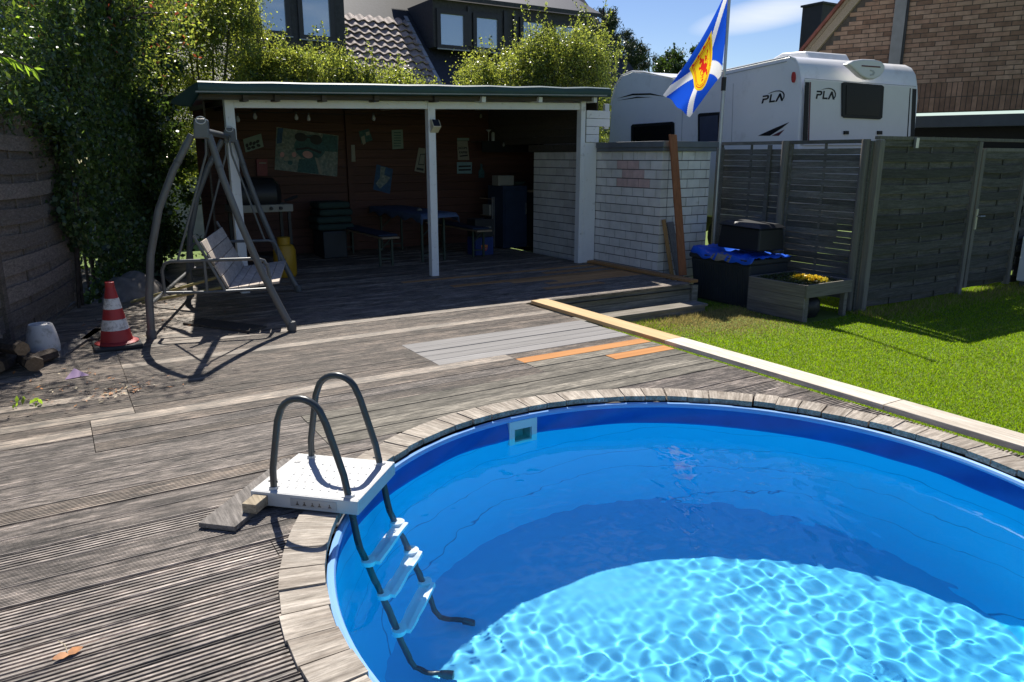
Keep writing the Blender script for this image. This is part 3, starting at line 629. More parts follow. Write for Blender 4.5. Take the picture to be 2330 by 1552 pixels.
mb = MB(); mb.tube([dl+Vector((0, 0, 0.004)), dl+ls*0.03+Vector((0, 0, 0.022)), dl+ls*0.055-ld*0.012+Vector((0, 0, 0.03))], 0.0017, 5); mb.build('stalk', M['stalk'], LEAF)
# scattered litter on the left of the deck: uncountable
mb = MB(); r_ = random.Random(9)
for k in range(230):
    c = r_.random()
    if c < 0.45: x, y = r_.gauss(0.25, 0.12), r_.gauss(5.65, 0.10)
    elif c < 0.7: x, y = r_.gauss(-0.1, 0.2), r_.gauss(6.0, 0.3)
    else: x, y = r_.gauss(0.2, 0.5), r_.gauss(7.9, 0.6)
    if x < fence_x(y)+0.05: continue
    a = r_.uniform(0, 6.28); l = r_.uniform(0.008, 0.026); w = l*r_.uniform(0.2, 0.5); d = Vector((math.cos(a), math.sin(a), r_.uniform(-0.2, 0.4))); e = Vector((-math.sin(a), math.cos(a), r_.uniform(-0.3, 0.3)))
    c0 = Vector((x, y, 0.012)); mb.quad([c0-d*l, c0-e*w, c0+d*l, c0+e*w], r_.choice([0, 0, 1, 2]))
tag(mb.build('leaf_litter', [M['dead_leaf'], M['bark'], M['stalk']]), 'dry leaf crumbs strewn over the left side of the deck', 'leaf litter', kind='stuff')

# ------------------------------------------------------------------ leaves
def leaf_object(name, P, size, mats, weights, parent=None, elong=1.7, seed=0, droop=0.0, D=None):
    rng = np.random.default_rng(seed); n = len(P); P = np.asarray(P, float)
    d = rng.normal(size=(n, 3)) if D is None else D+0.55*rng.normal(size=(n, 3)); d[:, 2] -= droop; d /= np.linalg.norm(d, axis=1)[:, None]
    a = rng.normal(size=(n, 3)); s = np.cross(d, a); s /= np.linalg.norm(s, axis=1)[:, None]; nn = np.cross(d, s)
    L = np.asarray(size)*rng.uniform(0.65, 1.3, n); W = L/elong
    V = np.zeros((n, 4, 3)); V[:, 0] = P-d*(L/2)[:, None]; V[:, 2] = P+d*(L/2)[:, None]+nn*(L*0.08)[:, None]
    V[:, 1] = P+s*(W/2)[:, None]+nn*(W*0.18)[:, None]; V[:, 3] = P-s*(W/2)[:, None]+nn*(W*0.18)[:, None]
    me = bpy.data.meshes.new(name); me.vertices.add(4*n); me.vertices.foreach_set('co', V.ravel()); me.loops.add(4*n); me.loops.foreach_set('vertex_index', np.arange(4*n))
    me.polygons.add(n); me.polygons.foreach_set('loop_start', np.arange(0, 4*n, 4)); me.polygons.foreach_set('loop_total', np.full(n, 4))
    for m in mats: me.materials.append(m)
    me.polygons.foreach_set('material_index', rng.choice(len(mats), n, p=np.array(weights)/sum(weights)).astype(np.int32)); me.update()
    return put(name, me, parent)
M['privet'] = leafmat('privet_leaf', (0.115, 0.16, 0.045), 0.47, 0.32, (0.42, 0.50, 0.075)); M['privet_y'] = leafmat('privet_young_leaf', (0.16, 0.195, 0.045), 0.48, 0.35, (0.52, 0.56, 0.07)); M['privet_d'] = leafmat('privet_dark_leaf', (0.035, 0.065, 0.016), 0.3, 0.35)
M['ivy'] = leafmat('ivy_leaf', (0.045, 0.08, 0.036), 0.34, 0.3, (0.14, 0.23, 0.035)); M['ivy_l'] = leafmat('ivy_light_leaf', (0.09, 0.145, 0.05), 0.42, 0.3); M['red_leaf'] = leafmat('red_leaf', (0.22, 0.05, 0.028), 0.45, 0.45, (0.6, 0.14, 0.06))
M['bright_leaf'] = leafmat('bright_leaf', (0.10, 0.19, 0.02), 0.55, 0.4, (0.40, 0.60, 0.05)); M['pine'] = leafmat('pine_needles', (0.022, 0.042, 0.024), 0.15, 0.5); M['far_leaf'] = leafmat('far_leaf', (0.04, 0.075, 0.025), 0.35, 0.5)
M['twig'] = plain('twig', (0.10, 0.075, 0.05), 0.9, var=0.3)
def bush(name, label, c, r, z0, z1, n, mats, weights, size=0.036, seed=1, shoots=60, group=None, cat='shrub', lean=0.0, shoot_len=(0.25, 0.6), trunk=0.035):
    rng = np.random.default_rng(seed); cx, cy = c; t = thing(name, label, cat, (cx, cy, GZ), group)
    K = max(40, n//170); th = rng.uniform(0, 2*np.pi, K); zz = rng.uniform(0.0, 1.0, K)**0.75; rr = np.sqrt(rng.uniform(0.15, 1, K))
    top = 1-0.30*zz**3
    cp = np.c_[cx+r[0]*np.cos(th)*rr*top, cy+r[1]*np.sin(th)*rr*top, z0+(z1-z0)*zz]
    cp += rng.normal(size=cp.shape)*0.08
    idx = rng.integers(0, K, n); sg = rng.uniform(0.06, 0.17, K)[idx]
    P = cp[idx]+rng.normal(size=(n, 3))*sg[:, None]*np.array([1, 1, 0.9])
    S = [P]; SD = [rng.normal(size=(n, 3))]; stems = MB()
    for k in range(shoots):                                                       # upright young shoots over the clipped top
        b0 = cp[rng.integers(0, K)].copy(); 
        if zz[rng.integers(0, K)] < 0: continue
        b0[2] = max(b0[2], z0+(z1-z0)*0.72); ln = rng.uniform(*shoot_len); dr = np.array([rng.normal()*0.22+lean, rng.normal()*0.22, 1.0]); dr /= np.linalg.norm(dr)
        m = int(ln/0.014); tt = rng.uniform(0, 1, m)
        S.append(b0+dr*(tt*ln)[:, None]+rng.normal(size=(m, 3))*0.018); SD.append(np.tile(dr*0.9, (m, 1))+rng.normal(size=(m, 3))*0.6)
        stems.tube([b0-dr*0.15, b0+dr*ln*0.95], [0.004, 0.0015], 4)
    leaf_object('foliage', np.vstack(S), size, mats, weights, t, seed=seed, D=np.vstack(SD))
    for k in range(5):
        a = rng.uniform(0, 6.28); f = rng.uniform(0.3, 0.7)
        stems.tube([(cx+0.05*math.cos(a), cy+0.05*math.sin(a), GZ), (cx+r[0]*f*0.5*math.cos(a), cy+r[1]*f*0.5*math.sin(a), z0+(z1-z0)*0.4), (cx+r[0]*f*math.cos(a), cy+r[1]*f*math.sin(a), z0+(z1-z0)*0.9)], [trunk, trunk*0.6, trunk*0.25], 6)
    so = stems.build('stems', M['twig'], t)
    return t
PV = [M['privet'], M['privet_y'], M['privet_d']]
hg = 'hedge shrubs behind the shelter'
for k, (lab, c, r, z1, n, w, sh, sl) in enumerate((
    ('tall yellow-green shrub rising over the left end of the shelter roof', (2.5, 14.3), (1.25, 0.8), 4.55, 76000, (5, 5, 1), 110, (0.25, 0.7)),
    ('hedge shrub below the left dormer window', (4.2, 14.2), (1.15, 0.7), 3.35, 58000, (5, 4, 1.5), 80, (0.2, 0.5)),
    ('low hedge shrub in front of the sunlit roof tiles', (5.6, 14.2), (1.15, 0.7), 3.15, 56000, (5, 4, 1.5), 70, (0.2, 0.5)),
    ('small end of the hedge in the gap before the second dormer', (6.6, 14.1), (0.55, 0.6), 2.85, 17000, (5, 4, 1), 25, (0.1, 0.35)),
    ('yellowish shrub under the right dormer windows', (8.0, 13.7), (0.9, 0.75), 3.4, 50000, (4, 5, 1), 60, (0.2, 0.5)),
    ('large loose shrub over the right end of the shelter beside the caravan', (9.55, 13.5), (1.25, 0.9), 3.9, 84000, (5, 3.5, 2), 120, (0.25, 0.75)))):
    bush('privet_shrub', lab, c, r, 1.2, z1, n, PV, w, 0.046, 20+k, int(sh*1.7), hg, shoot_len=(sl[0], sl[1]*1.35))

# ------------------------------------------------------------------ shelter (open garden hut)
M['white_paint'] = plain('white_paint', (0.74, 0.74, 0.72), 0.6, var=0.04, scale=4, dirt=(0.36, 0.34, 0.29), dirt_amt=0.14, dirt_scale=14, bump=0.1)
M['tarp'] = plain('green_roof_cover', (0.018, 0.055, 0.048), 0.45, var=0.15, scale=3, bump=0.25, bscale=9)
M['tarp_edge'] = plain('cover_edge', (0.24, 0.26, 0.25), 0.7, var=0.3, scale=120)
M['hut_wall'] = wood('red_brown_boards', (0.11, 0.048, 0.034), (0.065, 0.03, 0.023), 'x', pervar=0.12, rough=0.6, fine=0.7, bump=0.1)
M['black'] = plain('black_plastic', (0.014, 0.015, 0.017), 0.5, var=0.1); M['steel'] = plain('steel', (0.45, 0.46, 0.46), 0.35, 0.8)
HUT = thing('garden_shelter', 'open-fronted wooden garden shelter with white posts and green roof cover', 'shelter', (4.3, 10.9, 0))
def ztop(x): return 2.386+(x-1.5)*0.0325
xs = np.linspace(1.49, 7.10, 15); sec = [(8.89, -0.135), (8.85, -0.12), (8.835, -0.07), (8.85, -0.02), (8.91, 0.0), (9.5, 0.03), (12.85, 0.10), (12.85, 0.05), (9.5, -0.03), (8.95, -0.05), (8.91, -0.125)]
mb = MB()
for x in xs:
    for y, z in sec: mb.v.append((x+(0.24*max(0.0, (x-5.5)/1.6) if y >= 9.5 else 0.0)+(0.72*(y-8.85)/4.0*max(0.0, 1-(x-1.49)/1.6) if y > 8.85 else 0.0), y+0.006*math.sin(x*5), ztop(x)+z+0.006*math.sin(x*7.3+y)))  # rear right edge widened out of view to block a sun leak
ns = len(sec)
for i in range(len(xs)-1):
    for k in range(ns):
        l = (k+1) % ns; mb.f.append((i*ns+k, i*ns+l, (i+1)*ns+l, (i+1)*ns+k)); mb.m.append(0)
mb.f += [tuple(range(ns))[::-1], tuple((len(xs)-1)*ns+k for k in range(ns))]; mb.m += [0, 0]
roof = mb.build('roof_cover', M['tarp'], HUT, smooth=True)
mb = MB(); mb.hexa([(1.46, 8.833, ztop(1.46)-0.122), (7.02, 8.833, ztop(7.02)-0.122), (7.02, 8.845, ztop(7.02)-0.122), (1.46, 8.845, ztop(1.46)-0.122), (1.46, 8.830, ztop(1.46)-0.106), (7.02, 8.830, ztop(7.02)-0.106), (7.02, 8.845, ztop(7.02)-0.106), (1.46, 8.845, ztop(1.46)-0.106)])
mb.build('roof_edge', M['tarp_edge'], roof)
mb = MB()                                                                          # loose corner of the cover hanging to the left
P = [[(1.49, 8.87, 2.37), (1.44, 9.0, 2.34), (1.37, 9.2, 2.28), (1.29, 9.4, 2.21)], [(1.49, 8.85, 2.26), (1.42, 9.02, 2.13), (1.35, 9.23, 2.15), (1.28, 9.41, 2.18)]]
for row in P: mb.v += row + [(x+0.012, y, z-0.01) for x, y, z in row]
for i in range(3): mb.f += [(i, i+1, 8+i+1, 8+i), (4+i, 8+4+i, 8+4+i+1, 4+i+1)]; mb.m += [0, 0]
mb.build('cover_flap', M['tarp'], roof, smooth=True)
mb = MB(); mb.hexa([(1.5, 9.0, ztop(1.5)-0.185), (7.0, 9.0, ztop(7)-0.185), (7.0, 9.04, ztop(7)-0.185), (1.5, 9.04, ztop(1.5)-0.185), (1.5, 9.0, ztop(1.5)-0.10), (7.0, 9.0, ztop(7)-0.10), (7.0, 9.04, ztop(7)-0.10), (1.5, 9.04, ztop(1.5)-0.10)])
fas = mb.build('fascia_board', M['dark_wood'], HUT)
for k, x in enumerate((2.0, 2.35, 2.9, 3.55, 4.36, 5.05, 5.95, 6.9)):
    z = ztop(x)-0.135; mb = MB(); mb.hexa([(x-0.03, 8.95, z-0.07), (x+0.03, 8.95, z-0.07), (x+0.03, 12.6, z+0.0), (x-0.03, 12.6, z+0.0), (x-0.03, 8.95, z+0.0), (x+0.03, 8.95, z+0.0), (x+0.03, 12.6, z+0.06), (x-0.03, 12.6, z+0.06)])
    mb.build('rafter', M['white_paint'] if k in (5, 6, 7) else M['dark_wood'], HUT)
for x, w in ((1.855, 0.105), (4.375, 0.105)):
    mb = MB(); mb.box(x-w/2, x+w/2, 9.14, 9.24, 0.004, ztop(x)-0.13); mb.build('post', M['white_paint'], HUT, bevel=0.006)
mb = MB(); mb.box(6.78, 6.862, 9.12, 9.23, 0.004, ztop(6.9)-0.13); mb.build('post', M['white_paint'], HUT, bevel=0.006)
mb = MB(); mb.box(6.864, 7.085, 9.125, 9.17, 0.006, 1.80); mb.build('corner_board', M['white_paint'], HUT, bevel=0.005)
for k, (z0, x1) in enumerate(((1.80, 7.10), (1.915, 7.10), (2.03, 7.30), (2.145, 7.30))):
    mb = MB(); mb.box(6.868, x1, 9.10, 9.122, z0+0.003, z0+0.112); mb.build('cladding_board', M['white_paint'], HUT, bevel=0.003)
mb = MB(); mb.box(7.22, 7.30, 9.124, 9.18, 2.0, 2.36); mb.build('end_board', M['white_paint'], HUT, bevel=0.004)
for x0, x1 in ((1.909, 4.321), (4.429, 6.776)):
    za, zb = 2.135+(x0-1.9)*0.026, 2.135+(x1-1.9)*0.026
    mb = MB(); mb.hexa([(x0, 9.15, za), (x1, 9.15, zb), (x1, 9.21, zb), (x0, 9.21, za), (x0, 9.15, za+0.095), (x1, 9.15, zb+0.095), (x1, 9.21, zb+0.095), (x0, 9.21, za+0.095)])
    mb.build('beam', M['white_paint'], HUT, bevel=0.004)
WY = 12.50
for k in range(17):
    z0 = 0.01+k*0.142
    mb = MB(); mb.box(2.0, 8.3, WY, WY+0.022, z0, z0+0.138); mb.build('wall_board', M['hut_wall'], HUT, bevel=0.004)
mb = MB(); mb.box(2.0, 8.3, WY+0.024, WY+0.04, 0.0, 2.46); mb.build('wall_backing', M['dark_wood'], HUT)
for k in range(17):
    z0 = 0.01+k*0.142; mb = MB(); mb.obox((1.98, 11.45, z0+0.069), (0.17, 1, 0), (1, -0.17, 0), (0, 0, 1), 1.03, 0.011, 0.069); mb.build('side_board', M['dark_wood'], HUT)
mb = MB(); mb.box(8.30, 8.33, 10.9, WY, -0.07, 2.30); mb.build('kitchen_wall', M['dark_wood'], HUT); mb = MB(); mb.box(7.31, 8.30, 10.89, 10.92, -0.07, 2.30); mb.build('kitchen_wall', M['dark_wood'], HUT)
mb = MB(); mb.box(7.17, 8.36, 10.86, 12.86, 2.31, 2.36); mb.build('kitchen_roof', M['tarp'], HUT)
for k in range(6):
    z0 = 1.80+k*0.115; mb = MB(); mb.box(7.14, 7.162, 9.22, 12.49, z0, z0+0.112); mb.build('side_board', M['dark_wood'], HUT)
mb = MB(); mb.box(4.36, 4.46, WY-0.06, WY-0.002, 0.01, 2.35); mb.build('wall_post', M['hut_wall'], HUT)
# solar lamp on the middle post
M['solar'] = plain('solar_cell', (0.02, 0.025, 0.04), 0.2); M['lamp_cream'] = plain('lamp_cream', (0.55, 0.50, 0.36), 0.45)
SOL = thing('solar_lamp', 'small cream solar lamp screwed to the middle white post', 'lamp', (4.40, 9.08, 1.95))
mb = MB(); mb.prism([(0, 0), (-0.10, 0.075), (-0.035, 0.165), (0, 0.165)], (4.345, 9.138, 1.90), (0, 1, 0), (0, 0, 1), (1, 0, 0), 0.115); mb.build('housing', M['lamp_cream'], SOL, bevel=0.004)
mb = MB(); mb.prism([(-0.096, 0.083), (-0.0385, 0.163), (-0.041, 0.1655), (-0.099, 0.0855)], (4.357, 9.138, 1.90), (0, 1, 0), (0, 0, 1), (1, 0, 0), 0.091); mb.build('panel', M['solar'], SOL)

# ------------------------------------------------------------------ sand-lime brick enclosure
M['lime'] = plain('sand_lime_brick', (0.72, 0.69, 0.64), 0.85, var=0.10, scale=7, dirt=(0.42, 0.37, 0.30), dirt_amt=0.12, dirt_scale=5, bump=0.2, bscale=80)
M['lime2'] = plain('sand_lime_brick_dull', (0.64, 0.61, 0.56), 0.85, var=0.10, scale=7, bump=0.2, bscale=80)
M['lime_r'] = plain('reddened_brick', (0.60, 0.42, 0.38), 0.85, var=0.15, scale=9, bump=0.2, bscale=80)
M['mortar'] = plain('mortar', (0.055, 0.052, 0.05), 0.95, var=0.2, scale=20); M['cap'] = plain('grey_roof_cap', (0.13, 0.14, 0.15), 0.6)
BW = thing('brick_enclosure', 'chest-high wall of white sand-lime bricks with a flat grey cap beside the shelter', 'brick wall', (7.3, 8.6, GZ))
BX, BY, BT = 7.10, 7.70, 1.665
mb = MB(); mb.box(BX+0.006, BX+0.20, BY+0.006, 10.88, GZ, BT-0.006); mb.build('mortar_core', M['mortar'], BW)
mb = MB(); mb.box(BX+0.2002, 8.00, BY+0.006, BY+0.20, GZ, BT-0.006); mb.build('mortar_core', M['mortar'], BW)
bm_cache = {}
def brick(parent, p, sx, sy, sz, m, name='brick', bev=0.006):
    key = (round(sx, 3), round(sy, 3), round(sz, 3), m.name)
    if key not in bm_cache:
        b = bev; q = MB(); h = [sx/2, sy/2, sz/2]
        q.box(-h[0], h[0], -h[1], h[1], -h[2], h[2]); me = bpy.data.meshes.new(name); me.from_pydata(q.v, [], q.f); me.materials.append(m); me.update(); bm_cache[key] = me
    o = put(name, bm_cache[key], parent, p); bv = None; return o
rb = random.Random(21)
for row in range(16):
    zc = BT-0.0575-row*0.125
    # face towards the deck (x = BX), bricks run along y
    y = BY+(0.0 if row % 2 else 0.0); first = 0.24 if row % 2 else 0.12
    while y < 10.84 and zc+0.06 > -0.04:
        ln = min(first, 10.88-y); first = 0.24
        if ln > 0.05 and not (9.13 < y and y+ln < 9.2):
            red = 8.02 < y+ln/2 < 8.62 and 1 <= row <= 3 and abs(y+ln/2-8.35) < 0.14+0.07*row
            corner = y < BY+0.01
            m = M['lime_r'] if red and RNG.random() < 0.8 else rb.choice([M['lime'], M['lime'], M['lime2']])
            brick(BW, (BX+(0.0575 if not corner else 0.0575)+rb.uniform(-0.002, 0.002), y+ln/2-0.001, zc), 0.115, ln-0.010, 0.114, m)
        y += ln+0.0
    x = BX+0.116; first = 0.115 if row % 2 else 0.235
    while x < 7.97:
        ln = min(first, 8.0-x); first = 0.24
        if ln > 0.04: brick(BW, (x+ln/2+0.003, BY+0.0575-0.0005+rb.uniform(-0.002, 0.002), zc), ln-0.010, 0.115, 0.114, rb.choice([M['lime'], M['lime'], M['lime2']]))
        x += ln
mb = MB(); mb.box(BX-0.04, 8.06, BY-0.05, 9.095, BT+0.004, BT+0.055); mb.box(BX-0.055, 8.08, BY-0.065, 9.095, BT+0.0555, BT+0.135); mb.build('cap', M['cap'], BW, bevel=0.004)
mb = MB(); mb.box(BX-0.03, 8.06, 9.20, 11.0, BT+0.004, BT+0.12); mb.build('cap', M['dark_wood'], BW)

# boards leaning by the enclosure
M['red_board'] = wood('red_brown_board', (0.34, 0.135, 0.06), (0.22, 0.085, 0.04), 'z', pervar=0.05, fine=0.6); M['amber_board'] = wood('amber_board', (0.46, 0.27, 0.11), (0.32, 0.18, 0.07), 'z', pervar=0.05); M['grey_plank'] = wood('grey_leaning_board', (0.22, 0.21, 0.20), (0.12, 0.115, 0.11), 'z', pervar=0.05)
def leaning(label, b0, b1, w, t, mat):
    mb = MB(); mb.beam(b0, b1, w, t, up=(0, 1, 0.25)); return tag(mb.build('leaning_board', mat, bevel=0.003), label, 'board', 'boards leaning at the brick enclosure')
leaning('long red-brown board leaning upright against the brick enclosure', (7.13, 7.23, 0.045), (7.17, 7.605, 1.88), 0.125, 0.026, M['red_board'])
leaning('short amber board leaning at the corner of the brick enclosure', (7.20, 7.42, GZ), (7.13, 7.66, 0.76), 0.05, 0.03, M['amber_board'])
leaning('short grey board leaning between the amber and the red-brown boards', (7.31, 7.38, GZ), (7.25, 7.66, 0.72), 0.115, 0.026, M['grey_plank'])

# ------------------------------------------------------------------ fences
M['fence_l'] = wood('left_fence_wood', (0.25, 0.205, 0.17), (0.12, 0.098, 0.08), 'y', pervar=0.35, fleck=0.3, blotch=(0.10, 0.10, 0.06), blotch_amt=0.1)
M['fence_s'] = wood('slat_fence_wood', (0.17, 0.165, 0.155), (0.09, 0.085, 0.078), 'y', pervar=0.35, fleck=0.3, blotch=(0.07, 0.08, 0.05), blotch_amt=0.25)
M['fence_g'] = wood('gate_fence_wood', (0.125, 0.118, 0.105), (0.055, 0.052, 0.047), 'x', pervar=0.4, blotch=(0.045, 0.05, 0.032), blotch_amt=0.28, fleck=0.3)
M['fence_post'] = wood('fence_post_wood', (0.21, 0.195, 0.165), (0.12, 0.11, 0.095), 'z', pervar=0.15)
def woven(parent, p0, p1, z0, z1, pitch, h, mat, nb, amp=0.012, sag=0.0, th=0.009, nrm=None, lap=False):
    p0, p1 = Vector(p0), Vector(p1); L = (p1-p0).length; d = (p1-p0)/L; nrm = Vector((-d.y, d.x, 0)) if nrm is None else nrm
    segs = 4*(nb+1); k = 0; z = z0
    while z+h <= z1+0.001:
        mb = MB(); ph = k % 2; dz = RNG.uniform(-0.006, 0.006); sg = sag*RNG.uniform(0.3, 1.2)
        for s in range(segs+1):
            t = s/segs; off = amp*((-1)**ph if lap else math.cos(math.pi*(t*(nb+1)+ph))); c = p0+d*(t*L)+nrm*off; zz = z+dz*(t-0.5)*2+sg*(-math.sin(math.pi*t))
            mb.v += [tuple(c-nrm*th/2+Vector((0, 0, zz))), tuple(c+nrm*th/2+Vector((0, 0, zz))), tuple(c+nrm*th/2+Vector((0, 0, zz+h))), tuple(c-nrm*th/2+Vector((0, 0, zz+h)))]
        for s in range(segs):
            for q in range(4): r = (q+1) % 4; mb.f.append((s*4+q, s*4+r, s*4+4+r, s*4+4+q)); mb.m.append(0)
        mb.f += [(0, 3, 2, 1), tuple(segs*4+q for q in range(4))]; mb.m += [0, 0]
        mb.build('slat', mat, parent); z += pitch; k += 1
    for b in range(1, nb+1):
        c = p0+d*(L*b/(nb+1)); mb = MB(); mb.obox(c+Vector((0, 0, (z0+z1)/2)), d, nrm, (0, 0, 1), 0.017, 0.006, (z1-z0)/2); mb.build('batten', mat, parent)
# left fence
fd = Vector((math.sin(math.radians(16)), math.cos(math.radians(16)), 0)); fo = Vector((-0.38, 7.7, 0))
FL = thing('lap_fence', 'weathered brown woven panel fence at the left, half hidden by ivy', 'fence', tuple(fo))
for t0, t1 in ((-2.15, -0.36), (-0.24, 1.72)):
    woven(FL, fo+fd*t0, fo+fd*t1, 0.06, 2.06, 0.108, 0.135, M['fence_l'], 2, 0.013, 0.03, 0.010, lap=True)
    for z in (0.03, 2.03): mb = MB(); mb.beam(fo+fd*t0+Vector((0, 0, z)), fo+fd*t1+Vector((0, 0, z)), 0.045, 0.035); mb.build('rail', M['fence_l'], FL)
for t in (-0.30, 1.78): mb = MB(); mb.obox(fo+fd*t+Vector((0.0, 0, 1.02)), fd, (fd.y, -fd.x, 0), (0, 0, 1), 0.045, 0.045, 1.04); mb.build('post', M['fence_l'], FL, bevel=0.005)
mb = MB(); mb.beam((-0.47, 7.02, 0.0), (-0.60, 7.12, 0.75), 0.06, 0.06, up=(1, 0, 0))
tag(mb.build('timber_stake', M['fence_l'], bevel=0.004), 'slanting timber stake at the left edge in front of the fence', 'stake')
# slatted fence beside the enclosure: x = 8.45
FS = thing('slat_fence', 'grey slatted fence with light gaps behind the planter and storage box', 'fence', (8.45, 6.8, GZ))
for y0, y1 in ((5.66, 6.70), (6.82, 7.92)):
    woven(FS, (8.45, y1, 0), (8.45, y0, 0), -0.16, 1.76, 0.0775, 0.0735, M['fence_s'], 1, 0.004, 0.0, 0.010)
    mb = MB(); mb.box(8.42, 8.48, y0-0.03, y1+0.03, 1.755, 1.80); mb.build('top_rail', M['fence_s'], FS)
    for y in (y0, y1): mb = MB(); mb.box(8.43, 8.47, y-0.02, y+0.02, GZ+0.05, 1.754); mb.build('stile', M['fence_s'], FS)
mb = MB(); mb.box(8.405, 8.455, 5.53, 5.636, GZ, 1.78); mb.build('stile', M['fence_s'], FS)
mb = MB(); mb.box(8.405, 8.43, 7.0, 7.06, -0.1, 1.75); mb.build('stile', M['fence_s'], FS)
for y in (5.60, 6.76): mb = MB(); mb.lathe([(0.052, 0), (0.050, 2.08), (0.046, 2.10)], (8.40, y, GZ), 14); mb.build('post', M['fence_post'], FS, smooth=True)
mb = MB(); mb.box(8.36, 8.44, 7.86, 7.94, GZ, 1.72); mb.build('post', M['fence_s'], FS)
# gate fence: y = 5.5
FG = thing('woven_fence', 'dark weathered woven fence panel at the right above the lawn', 'fence', (9.6, 5.5, GZ))
woven(FG, (8.60, 5.5, 0), (10.66, 5.5, 0), -0.25, 1.84, 0.094, 0.112, M['fence_g'], 3, 0.013, 0.02, 0.010, lap=True)
mb = MB(); mb.box(8.46, 13.6, 5.465, 5.535, 1.795, 1.835); mb.build('top_rail', M['fence_post'], FG)
for x0, x1 in ((8.47, 8.56), (10.68, 10.76)): mb = MB(); mb.box(x0, x1, 5.455, 5.545, GZ, 1.79); mb.build('post', M['fence_post'], FG, bevel=0.006)
GT = thing('garden_gate', 'woven wooden gate with a small metal handle in the right fence', 'gate', (11.4, 5.5, GZ))
woven(GT, (10.90, 5.5, 0), (11.98, 5.5, 0), -0.21, 1.69, 0.094, 0.112, M['fence_g'], 1, 0.013, 0.02, 0.010, lap=True)
for a in ((10.80, 10.88, 5.46, 5.54, -0.2, 1.70), (12.0, 12.08, 5.46, 5.54, -0.25, 1.70)): mb = MB(); mb.box(*a); mb.build('stile', M['fence_post'], GT, bevel=0.005)
mb = MB(); mb.box(10.885, 11.995, 5.47, 5.53, 1.665, 1.71); mb.build('rail', M['fence_post'], GT)
mb = MB(); mb.box(10.82, 10.86, 5.44, 5.458, 0.62, 0.90); hp = mb.build('handle_plate', M['lamp_cream'], GT)
mb = MB(); mb.tube([(10.84, 5.44, 0.80), (10.84, 5.40, 0.80), (10.95, 5.395, 0.80)], 0.010, 8); mb.build('handle', M['steel'], hp, smooth=True)
FR = thing('end_fence', 'dark end panel of the woven fence right of the gate', 'fence', (12.9, 5.5, GZ))
woven(FR, (12.18, 5.5, 0), (14.2, 5.5, 0), -0.25, 1.85, 0.094, 0.112, M['fence_g'], 3, 0.013, 0.02, 0.010, lap=True)
M['white_metal'] = plain('white_metal', (0.72, 0.72, 0.72), 0.5, var=0.03)
AC = thing('white_cabinet', 'low white metal cabinet cut off by the right edge in front of the fence', 'cabinet', (12.6, 5.3, GZ))
mb = MB(); mb.box(12.12, 13.0, 5.08, 5.40, -0.2, 0.46); mb.build('casing', M['white_metal'], AC, bevel=0.015)
mb = MB(); mb.box(12.2, 12.9, 5.1, 5.38, GZ, -0.2); mb.build('plinth', M['cap'], AC)
# brackets on the gate fence
for x in (9.15,): mb = MB(); mb.box(x, x+0.06, 5.43, 5.462, 1.70, 1.82); mb.build('bracket', M['steel'], FG)

# ------------------------------------------------------------------ planter and storage box
M['planter'] = wood('planter_wood', (0.24, 0.215, 0.19), (0.13, 0.115, 0.10), 'y', pervar=0.15); M['planter_x'] = wood('planter_front_wood', (0.22, 0.20, 0.165), (0.12, 0.11, 0.09), 'x', pervar=0.1)
PL = thing('raised_planter', 'raised wooden planter box on legs with low plants', 'planter', (7.75, 5.86, GZ))
def ribbed(x, y0, y1, z0, h, n=7):
    mb = MB(); k = n; mb.box(x+0.004, x+0.026, y0, y1, z0, z0+h)
    for i in range(k): zz = z0+h*(i+0.15)/k; mb.box(x, x+0.0038, y0, y1, zz, zz+h/k*0.68)
    return mb
for k in range(3): ribbed(7.35, 5.47, 6.30, -0.29+k*0.146, 0.142).build('side_board', M['planter'], PL)
mb = MB(); mb.box(7.35, 8.20, 5.44, 5.466, -0.005, 0.148); mb.build('front_board', M['planter_x'], PL, bevel=0.003)
mb = MB(); mb.box(7.38, 8.20, 6.28, 6.30, -0.005, 0.148); mb.build('rear_board', M['planter_x'], PL, bevel=0.003)
mb = MB(); mb.box(8.175, 8.20, 5.468, 6.278, -0.005, 0.148); mb.build('side_board', M['planter'], PL, bevel=0.003)
for x, y in ((7.41, 5.50), (8.14, 5.50), (8.14, 6.24)): mb = MB(); mb.box(x-0.03, x+0.03, y-0.03, y+0.03, GZ, 0.10); mb.build('leg', M['planter_x'], PL)
mb = MB(); mb.box(7.378, 8.174, 5.468, 6.278, -0.004, 0.105); mb.build('soil', M['soil'], PL)
M['sedum'] = leafmat('sedum', (0.055, 0.075, 0.016), 0.2, 0.6); M['yellow_fl'] = leafmat('yellow_flower', (0.75, 0.52, 0.02), 0.3, 0.5, (0.8, 0.6, 0.05))
q = NR.uniform(size=(5200, 2)); P = np.c_[7.40+q[:, 0]*0.76, 5.49+q[:, 1]*0.77, np.zeros(5200)]; P[:, 2] = 0.115+0.055*np.abs(np.sin(P[:, 0]*17)*np.sin(P[:, 1]*13))*NR.uniform(0.2, 1, 5200)
tag(leaf_object('ground_cover', P, 0.020, [M['sedum'], M['grey_board']], (12, 1), None, 1.3, 5), 'dense low green sedum filling the raised planter', 'plants', kind='stuff')
for k, (x, y, r) in enumerate(((7.72, 5.62, 0.075), (7.68, 5.78, 0.06))):
    Pq = np.c_[x+NR.normal(size=260)*r*0.55, y+NR.normal(size=260)*r*0.7, 0.165+NR.uniform(0, 0.03, 260)]
    tag(leaf_object('flower_cushion', Pq*np.array([1, 1, 1.0]), 0.044, [M['yellow_fl']], (1,), None, 1.1, 60+k), ('bigger yellow flower cushion in the raised planter, nearer the front board', 'smaller yellow flower cushion in the raised planter, behind the bigger one')[k], 'flowers', 'yellow flowers in the planter')
